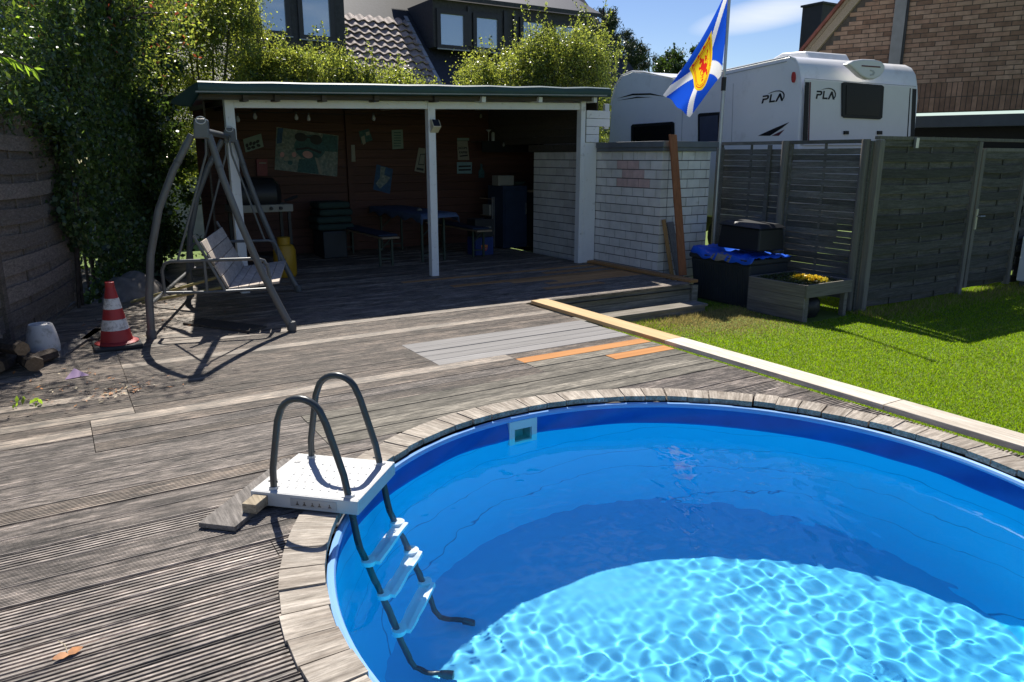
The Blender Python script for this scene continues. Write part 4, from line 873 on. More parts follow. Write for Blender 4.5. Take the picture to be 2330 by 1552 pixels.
mb = MB(); sb = random.Random(2); n = 14
mb.lathe([(0.16, 0), (0.20, 0.08), (0.19, 0.19), (0.14, 0.25), (0.05, 0.27)], (7.72, 5.75, GZ), 12)
tag(mb.build('black_sack', M['black'], smooth=True), 'black sack stuffed under the raised planter', 'sack')
M['box_dark'] = plain('dark_storage_plastic', (0.030, 0.036, 0.042), 0.55, var=0.1, bump=0.1)
SB = thing('storage_box', 'large dark plastic garden storage box behind the planter', 'storage box', (7.78, 6.86, GZ))
mb = MB(); mb.hexa([(7.46, 6.38, GZ), (8.12, 6.38, GZ), (8.12, 7.33, GZ), (7.46, 7.33, GZ), (7.40, 6.34, 0.26), (8.14, 6.34, 0.26), (8.14, 7.37, 0.26), (7.40, 7.37, 0.26)]); mb.build('body', M['box_dark'], SB, bevel=0.02)
for k in range(22): mb = MB(); y = 6.42+k*0.041; mb.hexa([(7.447, y, GZ+0.05), (7.46, y, GZ+0.05), (7.46, y+0.016, GZ+0.05), (7.447, y+0.016, GZ+0.05), (7.396, y, 0.22), (7.41, y, 0.22), (7.41, y+0.016, 0.22), (7.396, y+0.016, 0.22)]); mb.build('rib', M['box_dark'], SB)
mb = MB(); mb.box(7.375, 8.16, 6.32, 7.39, 0.262, 0.33); mb.build('lid', M['box_dark'], SB, bevel=0.02)
M['blue_tarp'] = plain('blue_tarp', (0.012, 0.10, 0.62), 0.35, var=0.12, scale=5); M['tarp_back'] = plain('tarp_grey_back', (0.25, 0.23, 0.20), 0.7)
def tarp():
    n, m = 26, 18; mb = MB(); rt = random.Random(8)
    for i in range(n+1):
        for j in range(m+1):
            y = 6.28+1.06*i/n; x = 7.36+0.75*j/m
            z = 0.342+0.018*math.sin(i*0.9+j*0.5)*math.sin(j*0.7)+0.02*rt.random()
            if j == 0: x -= 0.012; z = 0.30-0.03*abs(math.sin(i*0.55))
            if i > 20: z += 0.012*(i-20)
            mb.v.append((x, y, max(z, 0.338) if j > 0 else z))
    for i in range(n):
        for j in range(m): a = i*(m+1)+j; mb.f.append((a, a+1, a+m+2, a+m+1)); mb.m.append(1 if (8 < i < 17 and j < 3 and (i+j) % 5) else 0)
    o = mb.build('tarpaulin', [M['blue_tarp'], M['tarp_back']], smooth=True)
    s = o.modifiers.new('thick', 'SOLIDIFY'); s.thickness = 0.004
    return tag(o, 'crumpled blue tarpaulin on the lid of the big storage box', 'tarpaulin')
tarp()
UB = thing('black_box', 'smaller black box with a rounded lid standing on the blue tarpaulin', 'box', (7.8, 6.72, 0.40))
mb = MB(); mb.hexa([(7.60, 6.40, 0.415), (8.05, 6.36, 0.415), (8.08, 7.06, 0.415), (7.60, 7.10, 0.415), (7.63, 6.42, 0.70), (8.03, 6.38, 0.70), (8.05, 7.04, 0.72), (7.63, 7.08, 0.72)]); mb.build('body', M['black'], UB, bevel=0.02)
mb = MB(); mb.hexa([(7.59, 6.385, 0.702), (8.06, 6.35, 0.702), (8.08, 7.06, 0.722), (7.59, 7.12, 0.722), (7.66, 6.46, 0.755), (8.0, 6.42, 0.755), (8.0, 7.0, 0.775), (7.66, 7.03, 0.775)]); mb.build('lid', M['black'], UB, bevel=0.015)

# ------------------------------------------------------------------ things inside the shelter
def text_part(name, body, size, o, ux, uy, mat, parent, ext=0.001, bold=0.0):
    cu = bpy.data.curves.new(name, 'FONT'); cu.body = body; cu.size = size; cu.extrude = ext; cu.offset = bold; cu.align_x = 'CENTER'; cu.align_y = 'CENTER'
    to = bpy.data.objects.new(name, cu); LINK(to); bpy.context.view_layer.update()
    me = bpy.data.meshes.new_from_object(to); bpy.data.objects.remove(to); me.name = name
    ux, uy, o = Vector(ux).normalized(), Vector(uy).normalized(), Vector(o); un = ux.cross(uy)
    mt = Matrix(((ux.x, uy.x, un.x, o.x), (ux.y, uy.y, un.y, o.y), (ux.z, uy.z, un.z, o.z), (0, 0, 0, 1))); me.transform(mt)
    me.materials.clear(); me.materials.append(mat); return put(name, me, parent)
M['paper'] = plain('paper_cream', (0.26, 0.25, 0.21), 0.8, var=0.06); M['paper_green'] = plain('paper_pale_green', (0.20, 0.26, 0.22), 0.8); M['ink'] = plain('dark_ink', (0.03, 0.03, 0.035), 0.7)
M['teal'] = plain('teal_print', (0.04, 0.10, 0.105), 0.7, var=0.35, scale=30); M['pale_print'] = plain('pale_print', (0.22, 0.24, 0.21), 0.8, var=0.4, scale=25, dirt=(0.08, 0.13, 0.14), dirt_amt=0.3, dirt_scale=14); M['pink_print'] = plain('pink_print', (0.45, 0.25, 0.24), 0.8, var=0.2)
M['blue_print'] = plain('blue_print', (0.03, 0.075, 0.15), 0.7, var=0.3, scale=20); M['red_paint'] = plain('red_paint', (0.16, 0.015, 0.02), 0.5)
PY = WY-0.006
def wall_sheet(name, label, cat, px, mat, thick=0.004, group=None):
    """flat sheet pinned to the rear wall, corners surveyed on that wall"""
    pts = [on_y(x, y, PY) for x, y in px]; t = thing(name, label, cat, tuple(sum(pts, Vector())/4), group)
    mb = MB(); mb.hexa([p+Vector((0, 0.0025, 0)) for p in pts]+[p-Vector((0, thick-0.0025, 0)) for p in pts]); mb.build('sheet', mat, t); return t, pts
def flat(parent, name, px, mat, lift=0.006):
    mb = MB(); pts = [on_y(x, y, PY) for x, y in px]; n = len(pts); b = 0
    mb.v = [tuple(p-Vector((0, lift-0.001, 0))) for p in pts]+[tuple(p-Vector((0, lift, 0))) for p in pts]
    mb.f = [tuple(range(n)), tuple(range(n, 2*n))[::-1]]+[(i, (i+1) % n, n+(i+1) % n, n+i) for i in range(n)]; mb.m = [0]*len(mb.f)
    return mb.build(name, mat, parent)
def ell(cx, cy, rx, ry, rot=0.0, n=18, a0=0, a1=6.283):
    return [(cx+rx*math.cos(a)*math.cos(rot)-ry*math.sin(a)*math.sin(rot), cy+rx*math.cos(a)*math.sin(rot)+ry*math.sin(a)*math.cos(rot)) for a in np.linspace(a0, a1, n+1)[:-1]]
pg_ = 'sheets pinned to the shelter wall'
t, _ = wall_sheet('poster', 'large tilted poster of a face in dark sunglasses on the shelter wall', 'poster', ((629, 289), (770, 309), (767, 402), (625, 386)), M['pale_print'], group=pg_)
flat(t, 'printed_patch', ((632, 291), (644, 292), (641, 325), (629, 327)), M['blue_print'], 0.0055); flat(t, 'printed_patch', ((735, 305), (768, 310), (768, 346), (738, 344), (728, 330)), M['teal'], 0.0055)
flat(t, 'printed_head', ell(705, 335, 36, 28, 0.15, 22), M['teal'], 0.0058); flat(t, 'printed_lens', ell(684, 312, 14, 10, 0.2), M['ink'], 0.0068); flat(t, 'printed_lens', ell(719, 318, 14, 11, 0.35), M['ink'], 0.0068)
flat(t, 'printed_bridge', ((694, 309), (708, 312), (708, 316), (694, 313)), M['ink'], 0.0072); flat(t, 'printed_mouth', ((672, 338), (700, 334), (732, 345), (729, 350), (700, 339), (673, 343)), M['ink'], 0.0072)
flat(t, 'printed_patch', ell(700, 352, 12, 8, 0.3), M['pink_print'], 0.0065); flat(t, 'printed_body', ((680, 362), (720, 362), (724, 396), (676, 391)), M['teal'], 0.0062); flat(t, 'printed_stripe', ((716, 358), (722, 360), (733, 396), (727, 396)), M['paper'], 0.0072)
for k in range(5): flat(t, 'printed_patch', ell(642+k*9, 352+(k % 3)*9, 5, 6, k), [M['pink_print'], M['paper'], M['teal']][k % 3], 0.006)
t, _ = wall_sheet('poster', 'small tilted green card with dark lettering left of the big poster', 'poster', ((553, 317), (594, 304), (600, 334), (559, 347)), M['paper_green'], group=pg_)
for k, c in enumerate(((562, 331), (570, 327), (578, 326), (586, 322), (566, 338), (576, 335), (588, 331))): flat(t, 'printed_letter', ell(c[0], c[1], 3.6, 5, 0.3*k, 8), M['ink'])
t, _ = wall_sheet('wall_sign', 'small dark green tilted sign right of the ornament', 'sign', ((816, 299), (839, 293), (848, 319), (823, 327)), M['teal'], group=pg_)
flat(t, 'printed_letter', ((832, 301), (840, 299), (841, 307), (833, 309)), M['paper']); flat(t, 'printed_figure', ((821, 312), (829, 308), (832, 326), (826, 330)), M['paper'])
t, _ = wall_sheet('note_sheet', 'pale sheet pinned right of the dark green sign', 'sheet', ((891, 296), (916, 295), (918, 338), (893, 340)), M['paper_green'], group=pg_)
for k in range(6): flat(t, 'printed_line', ((896, 301+k*6), (912, 301+k*6), (912, 303+k*6), (896, 303+k*6)), M['teal'])
t, _ = wall_sheet('poster', 'blue tilted picture with a pale figure above the table', 'poster', ((857, 374), (894, 385), (887, 441), (849, 431)), M['blue_print'], group=pg_)
flat(t, 'printed_figure', ((866, 379), (877, 381), (874, 398), (888, 404), (880, 416), (864, 430), (855, 418), (864, 405)), M['pale_print'], 0.007)
t, _ = wall_sheet('wall_sign', 'cream sign with a framed text half behind the middle post', 'sign', ((953, 336), (968, 338), (966, 394), (943, 389)), M['paper'], group=pg_)
flat(t, 'printed_frame', ((956, 350), (967, 350), (965, 376), (951, 375)), M['ink']); flat(t, 'printed_field', ((957, 352), (966, 352), (964, 374), (953, 373)), M['paper'], 0.0075); flat(t, 'printed_line', ((948, 381), (964, 384), (963, 389), (947, 386)), M['ink'])
t, pts = wall_sheet('wall_sign', 'tall cream enamel sign advertising coffee', 'sign', ((1040, 321), (1064, 321), (1068, 364), (1042, 364)), M['paper'], group=pg_)
flat(t, 'printed_head', ((1040, 314), (1067, 314), (1067, 320), (1040, 320)), M['paper_green']); c = on_y(1053, 338, PY-0.0055)
text_part('lettering', 'JACOBS', 0.052, on_y(1053, 337, PY-0.006), (1, 0, 0), (0, 0, 1), M['ink'], t, 0.0008, 0.002); text_part('lettering', 'KAFFEE', 0.052, on_y(1054, 347, PY-0.006), (1, 0, 0), (0, 0, 1), M['ink'], t, 0.0008, 0.002); flat(t, 'printed_line', ((1046, 354), (1064, 352), (1064, 355), (1046, 357)), M['ink'])
t, _ = wall_sheet('wall_sign', 'pale blue sign with two dark lines below the coffee sign', 'sign', ((1040, 369), (1074, 369), (1073, 395), (1040, 395)), plain('sign_blue', (0.20, 0.32, 0.36), 0.7), group=pg_)
for k in range(2): flat(t, 'printed_line', ((1043, 377+k*8), (1071, 376+k*8), (1071, 380+k*8), (1043, 381+k*8)), M['ink'])
t, _ = wall_sheet('wall_ornament', 'narrow pale wall ornament on the post beside the big poster', 'ornament', ((796, 330), (804, 330), (806, 368), (797, 368)), M['paper'], 0.07)
t, _ = wall_sheet('red_case', 'red fire blanket case hanging left of the big poster', 'case', ((582, 362), (607, 362), (607, 400), (584, 400)), M['red_paint'], 0.05)
flat(t, 'white_line', ((588, 370), (604, 370), (604, 372), (588, 372)), M['paper'], 0.052)
# beer table with blue cloth, two benches
M['blue_cloth'] = plain('blue_cloth', (0.07, 0.11, 0.20), 0.8, var=0.15); M['bench_wood'] = plain('bench_top', (0.26, 0.19, 0.12), 0.5); M['green_frame'] = plain('green_frame', (0.03, 0.05, 0.035), 0.5); M['cushion_d'] = plain('dark_blue_pad', (0.016, 0.03, 0.06), 0.9)
def trestle(name, label, cat, x0, x1, y0, y1, z, mat):
    t = thing(name, label, cat, ((x0+x1)/2, (y0+y1)/2, 0)); mb = MB(); mb.box(x0, x1, y0, y1, z-0.028, z); mb.build('top', mat, t, bevel=0.004)
    for y in (y0+0.22, y1-0.22):
        for s in (-1, 1):
            xx = (x0+x1)/2+s*(x1-x0)*0.36; mb = MB(); mb.beam((xx, y, 0.01), (xx, y, z-0.03), 0.03, 0.03, up=(0, 1, 0)); mb.build('leg', M['green_frame'], t)
        mb = MB(); mb.beam(((x0+x1)/2-(x1-x0)*0.33, y, 0.12), ((x0+x1)/2+(x1-x0)*0.33, y, 0.12), 0.025, 0.02); mb.build('stretcher', M['green_frame'], t)
        mb = MB(); mb.beam(((x0+x1)/2-(x1-x0)*0.33, y, z*0.55), ((x0+x1)/2+(x1-x0)*0.3, y, z-0.05), 0.02, 0.012); mb.build('brace', M['green_frame'], t)
    return t
trestle('folding_table', 'long folding table under the blue cloth inside the shelter', 'table', 4.72, 5.24, 10.25, 12.35, 0.755, M['bench_wood'])
mb = MB(); n = 24
for i in range(n+1):
    y = 10.17+2.2*i/n; dr = 0.10+0.03*math.sin(i*1.1)
    for x, z in ((4.665, 0.762-dr), (4.68, 0.763), (4.98, 0.764), (5.28, 0.763), (5.295, 0.762-dr*0.9)): mb.v.append((x, y, z-(0.10+0.05*math.sin(x*20) if i == 0 else 0)))
for i in range(n):
    for j in range(4): a = i*5+j; mb.f.append((a, a+1, a+6, a+5)); mb.m.append(0)
o = mb.build('tablecloth', M['blue_cloth'], smooth=True); sdf = o.modifiers.new('thick', 'SOLIDIFY'); sdf.thickness = 0.003; tag(o, 'blue cloth draped over the folding table', 'tablecloth')
b1 = trestle('folding_bench', 'folding bench left of the table with a dark pad', 'bench', 4.02, 4.29, 10.15, 12.3, 0.46, M['bench_wood']); b2 = trestle('folding_bench', 'folding bench right of the table next to the crates', 'bench', 5.70, 5.97, 10.35, 12.3, 0.46, M['bench_wood'])
for x0, x1, y0, lab in ((4.0, 4.30, 10.24, 'dark blue seat pad on the left folding bench'), (5.68, 5.98, 10.45, 'dark blue seat pad on the right folding bench')):
    mb = MB(); mb.box(x0, x1, y0, 12.28, 0.462, 0.49); tag(mb.build('seat_pad', M['cushion_d'], bevel=0.01), lab, 'pad', 'pads on the folding benches')
mb = MB(); mb.lathe([(0.05, 0), (0.045, 0.01), (0.01, 0.03)], (4.98, 10.95, 0.768), 12); tag(mb.build('candle_dish', M['paper'], smooth=True), 'small pale dish on the blue tablecloth', 'dish')
M['cush_g'] = plain('green_cushion', (0.026, 0.05, 0.042), 0.9, var=0.15)
for k in range(4):
    mb = MB(); c = on_y(752, 505-k*15, 11.9); mb.obox((c.x+0.015*(-1)**k, 11.9, 0.50+k*0.115), (1, 0.05*(k-1), 0), (0, 1, 0), (0, 0, 1), 0.30-0.01*k, 0.26, 0.052)
    tag(mb.build('seat_cushion', M['cush_g'], bevel=0.045, seg=4), ('lowest', 'second lowest', 'third', 'topmost')[k]+' green cushion in the stack behind the left bench', 'cushion', 'stack of green cushions')
mb = MB(); mb.box(3.62, 4.22-0.21, 11.65, 12.2, 0.005, 0.44); tag(mb.build('cushion_chest', M['box_dark'], bevel=0.02), 'dark chest under the stack of green cushions', 'chest')
# gas grill with hood, gas bottle
GR = thing('gas_grill', 'gas grill with a black hood and side shelf behind the left post', 'grill', (2.45, 10.7, 0))
mb = MB(); mb.box(2.05, 2.85, 10.45, 11.0, 0.86, 0.96); mb.build('front_panel', M['paper'], GR, bevel=0.01)
mb = MB(); mb.lathe([(0.001, -0.36), (0.15, -0.34), (0.235, -0.26), (0.245, 0.0), (0.235, 0.26), (0.15, 0.34), (0.001, 0.36)], (2.40, 10.75, 1.08), 20, ax=(1, 0, 0)); mb.build('hood', M['black'], GR, smooth=True)
mb = MB(); mb.tube([(2.78, 10.60, 1.0), (2.95, 10.55, 1.06)], 0.02, 8); mb.build('handle', M['black'], GR)
for x in (2.10, 2.80):
    for y in (10.5, 10.95): mb = MB(); mb.box(x-0.02, x+0.02, y-0.02, y+0.02, 0.005, 0.858); mb.build('leg', M['black'], GR)
mb = MB(); mb.box(2.10, 2.80, 10.5, 10.95, 0.25, 0.27); mb.build('shelf', M['black'], GR)
for x in (2.55, 2.68): mb = MB(); mb.lathe([(0.025, 0), (0.022, 0.03)], (x, 10.448, 0.91), 10, ax=(0, -1, 0)); mb.build('knob', M['black'], GR)
M['gas_y'] = plain('yellow_gas_bottle', (0.42, 0.24, 0.015), 0.45, var=0.1); GB = thing('gas_bottle', 'yellow gas bottle under the grill behind the swing seat', 'gas bottle', (2.62, 10.2, 0))
mb = MB(); mb.lathe([(0.13, 0.005), (0.15, 0.04), (0.15, 0.36), (0.12, 0.43), (0.05, 0.46)], (2.62, 10.2, 0), 20); mb.build('body', M['gas_y'], GB, smooth=True)
mb = MB(); mb.lathe([(0.085, 0.44), (0.085, 0.54), (0.075, 0.54)], (2.62, 10.2, 0), 16); mb.build('collar', M['gas_y'], GB, smooth=True); mb = MB(); mb.lathe([(0.02, 0.46), (0.02, 0.52)], (2.62, 10.2, 0), 8); mb.build('valve', M['steel'], GB)
# drink crates
M['crate_b'] = plain('black_crate', (0.02, 0.022, 0.025), 0.5); M['crate_blue'] = plain('blue_crate', (0.015, 0.04, 0.17), 0.5); M['orange_lbl'] = plain('orange_label', (0.60, 0.22, 0.04), 0.6); M['red_lbl'] = plain('red_label', (0.42, 0.04, 0.03), 0.6); M['bottle_glass'] = plain('dark_bottle', (0.05, 0.035, 0.015), 0.15)
cx0 = on_y(1093, 560, 10.9).x
for z0, m, lab, kk in ((0.004, 'crate_blue', 'blue drinks crate with an orange and red label, below the black one', 0), (0.304, 'crate_b', 'black drinks crate with white lettering on top of the blue one', 1)):
    t = thing('drinks_crate', lab, 'crate', (cx0, 10.9, z0), 'stacked drinks crates'); w, d = 0.17, 0.14
    for a in ((cx0-w, cx0+w, 10.9-d, 10.9-d+0.012), (cx0-w, cx0+w, 10.9+d-0.012, 10.9+d), (cx0-w, cx0-w+0.012, 10.9-d+0.0125, 10.9+d-0.0125), (cx0+w-0.012, cx0+w, 10.9-d+0.0125, 10.9+d-0.0125)):
        mb = MB(); mb.box(a[0], a[1], a[2], a[3], z0, z0+0.29); mb.build('side', M[m], t)
    mb = MB(); mb.box(cx0-w, cx0+w, 10.9-d, 10.9+d, z0, z0+0.0005); mb.build('bottom', M[m], t)
    for i in range(4):
        for j in range(2):
            if kk == 1: mb = MB(); mb.lathe([(0.03, 0.003), (0.03, 0.17), (0.014, 0.22), (0.013, 0.27)], (cx0-0.11+i*0.073, 10.85+j*0.1, z0), 8); mb.build('bottle', M['bottle_glass'], t, smooth=True)
    if kk: text_part('lettering', 'FLENSBURGER', 0.042, (cx0, 10.9-d-0.001, z0+0.15), (1, 0, 0), (0, 0, 1), M['paper'], t, 0.0008, 0.0012); 
    else:
        mb = MB(); mb.prism(ell(0, 0, 0.062, 0.055), (cx0, 10.9-d-0.0005, z0+0.12), (1, 0, 0), (0, 0, 1), (0, -1, 0), 0.001); mb.build('label', M['red_lbl'], t); mb = MB(); mb.box(cx0-0.062, cx0+0.062, 10.9-d-0.0025, 10.9-d-0.0016, z0+0.13, z0+0.165); mb.build('label', M['orange_lbl'], t)
        text_part('lettering', 'Spezi', 0.045, (cx0, 10.9-d-0.002, z0+0.105), (1, 0, 0), (0, 0, 1), M['paper'], t, 0.0008, 0.0012)
# kitchen corner: fridge, counter, shelf with glasses
FRZ = thing('blue_cabinet', 'dark blue cabinet beside the crates in the kitchen corner', 'cabinet', (6.6, 11.6, 0)); fx0 = on_y(1145, 420, 11.3).x; fx1 = on_y(1200, 420, 11.3).x
mb = MB(); mb.box(fx0, fx1, 11.3, 11.85, 0.01, 1.10); mb.build('body', M['cushion_d'], FRZ, bevel=0.01); mb = MB(); mb.box(fx0+0.02, fx1-0.02, 11.28, 11.298, 0.08, 1.02); dr = mb.build('door', M['cushion_d'], FRZ, bevel=0.006); mb = MB(); mb.box(fx1-0.06, fx1-0.04, 11.255, 11.278, 0.6, 0.8); mb.build('handle', M['steel'], dr)
for nm, w_, h_, x_, m_, lab in (('carton', 0.16, 0.17, fx0+0.12, 'paper', 'open pale carton on the blue cabinet'), ('green_bowl', 0, 0, fx0+0.42, 'cush_g', 'flat green bowl on the blue cabinet')):
    mb = MB()
    if w_: mb.box(x_-w_, x_+w_, 11.4, 11.62, 1.103, 1.103+h_)
    else: mb.lathe([(0.09, 0), (0.15, 0.06), (0.14, 0.06), (0.08, 0.01)], (x_, 11.5, 1.103), 16)
    tag(mb.build(nm, M[m_], bevel=0.004), lab, 'box' if w_ else 'bowl')
CT = thing('kitchen_counter', 'dark counter with a pale worktop edge behind the brick wall', 'counter', (7.0, 11.4, 0)); mb = MB(); mb.box(fx1+0.02, 7.75, 11.25, 11.85, 0.01, 0.98); mb.build('cabinet', M['black'], CT); mb = MB(); mb.box(fx1+0.01, 7.78, 11.2, 11.86, 0.983, 1.02); mb.build('worktop', M['bench_wood'], CT)
SR = thing('side_rack', 'low rack of household things between the crates and the blue cabinet', 'rack', (6.2, 11.9, 0)); rx0 = on_y(1112, 500, 11.8).x; rx1 = fx0-0.03
for z in (0.25, 0.55, 0.85): mb = MB(); mb.box(rx0, rx1, 11.6, 12.1, z, z+0.02); mb.build('shelf', M['bench_wood'], SR)
for x in (rx0+0.01, rx1-0.01): mb = MB(); mb.box(x-0.012, x+0.012, 11.6, 11.63, 0.01, 0.90); mb.build('upright', M['steel'], SR)
mb = MB(); mb.box(rx0+0.08, rx1-0.05, 11.65, 11.9, 0.572, 0.76); tag(mb.build('white_carton', M['paper'], bevel=0.004), 'white carton on the middle shelf of the low rack', 'carton')
SH = thing('wall_shelf', 'long dark wall shelf with glasses and bottles under the roof', 'shelf', (7.2, 12.3, 1.9)); zsh = on_y(1200, 322, 12.2).z; sx0, sx1 = on_y(1090, 322, 12.2).x, 8.25
mb = MB(); mb.box(sx0, sx1, 12.1, 12.49, zsh-0.02, zsh); mb.build('board', M['dark_wood'], SH); mb = MB(); mb.box(sx0, sx1, 12.08, 12.098, zsh-0.20, zsh-0.0); mb.build('apron', M['black'], SH)
M['clear'] = plain('pale_glass', (0.40, 0.44, 0.44), 0.15, spec=0.8)
gi = 0
for px, h, kind, lab in ((1112, 0.20, 'g', 'pale stemmed glass at the left end of the wall shelf'), (1122, 0.16, 'j', 'small jar beside the leftmost glass on the wall shelf'), (1160, 0.18, 'g', 'stemmed glass standing alone left of the middle of the shelf'), (1205, 0.10, 'g', 'short goblet in the middle of the wall shelf'), (1216, 0.19, 'b', 'pale bottle right of the short goblet'), (1258, 0.20, 'l', 'striped lighthouse figure on the wall shelf'), (1284, 0.25, 'g', 'tallest stemmed glass at the right of the wall shelf'), (1301, 0.12, 'g', 'low wide glass at the right end of the wall shelf')):
    c = on_y(px, 320, 12.2); c.z = zsh+0.001; mb = MB()
    if kind == 'g': mb.lathe([(0.035, 0), (0.006, 0.008), (0.006, h*0.75), (0.05, h*0.97), (0.055, h)], c, 12)
    elif kind == 'j': mb.lathe([(0.035, 0), (0.035, h*0.8), (0.02, h)], c, 12)
    elif kind == 'b': mb.lathe([(0.035, 0), (0.035, h*0.55), (0.012, h*0.75), (0.012, h)], c, 12)
    else:
        t = thing('lighthouse_figure', lab, 'figure', tuple(c))
        for q in range(5): mm = MB(); mm.lathe([(0.045-0.006*q, h*q/5), (0.039-0.006*q, h*(q+1)/5)], c, 12); mm.build('band', M['paper'] if q % 2 == 0 else M['ink'], t)
        mm = MB(); mm.obox(c+Vector((0.06, -0.01, 0.045)), (1, 0, 0), (0, 1, 0), (0, 0, 1), 0.028, 0.03, 0.044); mm.build('hut', M['paper'], t); continue
    tag(mb.build({'g': 'drinking_glass', 'j': 'jar', 'b': 'bottle'}[kind], M['clear'], smooth=True), lab, {'g': 'glass', 'j': 'jar', 'b': 'bottle'}[kind])
mb = MB(); c = on_y(1095, 390, PY); mb.prism([(-0.06, -0.12), (0.06, -0.12), (0.06, 0.0), (0.02, 0.06), (0.02, 0.14), (-0.02, 0.14), (-0.02, 0.06), (-0.06, 0.0)], c-Vector((0, 0.002, 0)), (1, 0, 0), (0, 0, 1), (0, -1, 0), 0.01); tag(mb.build('bottle_sign', M['teal']), 'bottle-shaped tin sign at the corner of the shelter wall', 'sign')
# festoon of bulbs under the front beam
M['bulb'] = plain('bulb_glass', (0.22, 0.22, 0.21), 0.2); FT = thing('light_string', 'string of unlit bulbs hanging along under the shelter roof', 'light string', (4, 9.6, 2.1)); bp = []
for x, y in ((541, 268), (580, 262), (674, 264), (702, 266), (850, 266), (1094, 262), (1146, 327), (1226, 331)):
    yy = 9.7 if x < 900 else 11.9
    c = on_y(x, y, yy); bp.append(c); mb = MB(); mb.lathe([(0.001, -0.055), (0.02, -0.045), (0.027, -0.02), (0.014, 0.012), (0.012, 0.02)], c, 10); b_ = mb.build('bulb', M['bulb'], FT, smooth=True); mb = MB(); mb.lathe([(0.014, 0.02), (0.014, 0.05)], c, 8); mb.build('socket', M['black'], b_)
for a_, b_ in zip(bp, bp[1:]): mb = MB(); mb.tube([a_+Vector((0, 0, 0.05)), (a_+b_)/2+Vector((0, 0, 0.05-0.02)), b_+Vector((0, 0, 0.05))], 0.004, 5); mb.build('wire', M['black'], FT)

# ------------------------------------------------------------------ flagpole and flag
M['pole'] = plain('pole_aluminium', (0.42, 0.43, 0.45), 0.4, 0.6); FPX, FPY = 8.30, 7.83
POLE = thing('flagpole', 'slim metal flagpole standing at the slatted fence', 'flagpole', (FPX, FPY, GZ))
mb = MB(); mb.tube([(FPX, FPY, GZ), (FPX, FPY, 2.6)], 0.028, 12); mb.build('lower_tube', M['pole'], POLE, smooth=True); mb = MB(); mb.tube([(FPX, FPY, 2.6), (FPX, FPY, 5.2)], 0.022, 12); mb.build('upper_tube', M['pole'], POLE, smooth=True)
mb = MB(); mb.tube([(FPX, FPY, 2.5), (FPX, FPY, 2.68)], 0.034, 12); mb.build('clamp', M['black'], POLE, smooth=True); mb = MB(); mb.lathe([(0.001, 0.05), (0.04, 0.03), (0.04, 0.0), (0.001, -0.02)], (FPX, FPY, 5.22), 12); mb.build('finial', M['pole'], POLE, smooth=True)
def clothmat(name, c):
    m, nt, b = new_mat(name); b.inputs['Base Color'].default_value = (*c, 1); b.inputs['Roughness'].default_value = 0.8; b.inputs['Specular IOR Level'].default_value = 0.1
    t = nt.nodes.new('ShaderNodeBsdfTranslucent'); t.inputs['Color'].default_value = (*c, 1); mx = nt.nodes.new('ShaderNodeMixShader'); mx.inputs[0].default_value = 0.5
    nt.links.new(b.outputs[0], mx.inputs[1]); nt.links.new(t.outputs[0], mx.inputs[2]); nt.links.new(mx.outputs[0], nt.nodes['Material Output'].inputs[0]); return m
FLM = [clothmat('flag_blue', (0.012, 0.085, 0.62)), clothmat('flag_white', (0.85, 0.85, 0.85)), clothmat('flag_yellow', (0.88, 0.62, 0.02)), clothmat('flag_red', (0.72, 0.03, 0.02))]
LION = ["..........rr......", ".r.......rrrr.....", ".rr..r..rrrrr.....", "..r.rr.rrrr.......", "..rr.r.rrrrr..r...", "...rrr..rrrrrrr...", "....r..rrrrrr.....", ".r...rrrrrrr......", "..r.rrrrrrrrrr....", "..rrrrrrrr...r....", "...rrrrrrr........", "....rrrrr.rr......", "...rrrr.rr..r.....", "..rrr....rr.......", "..rr......rr......", ".rrr.....rrr......"]
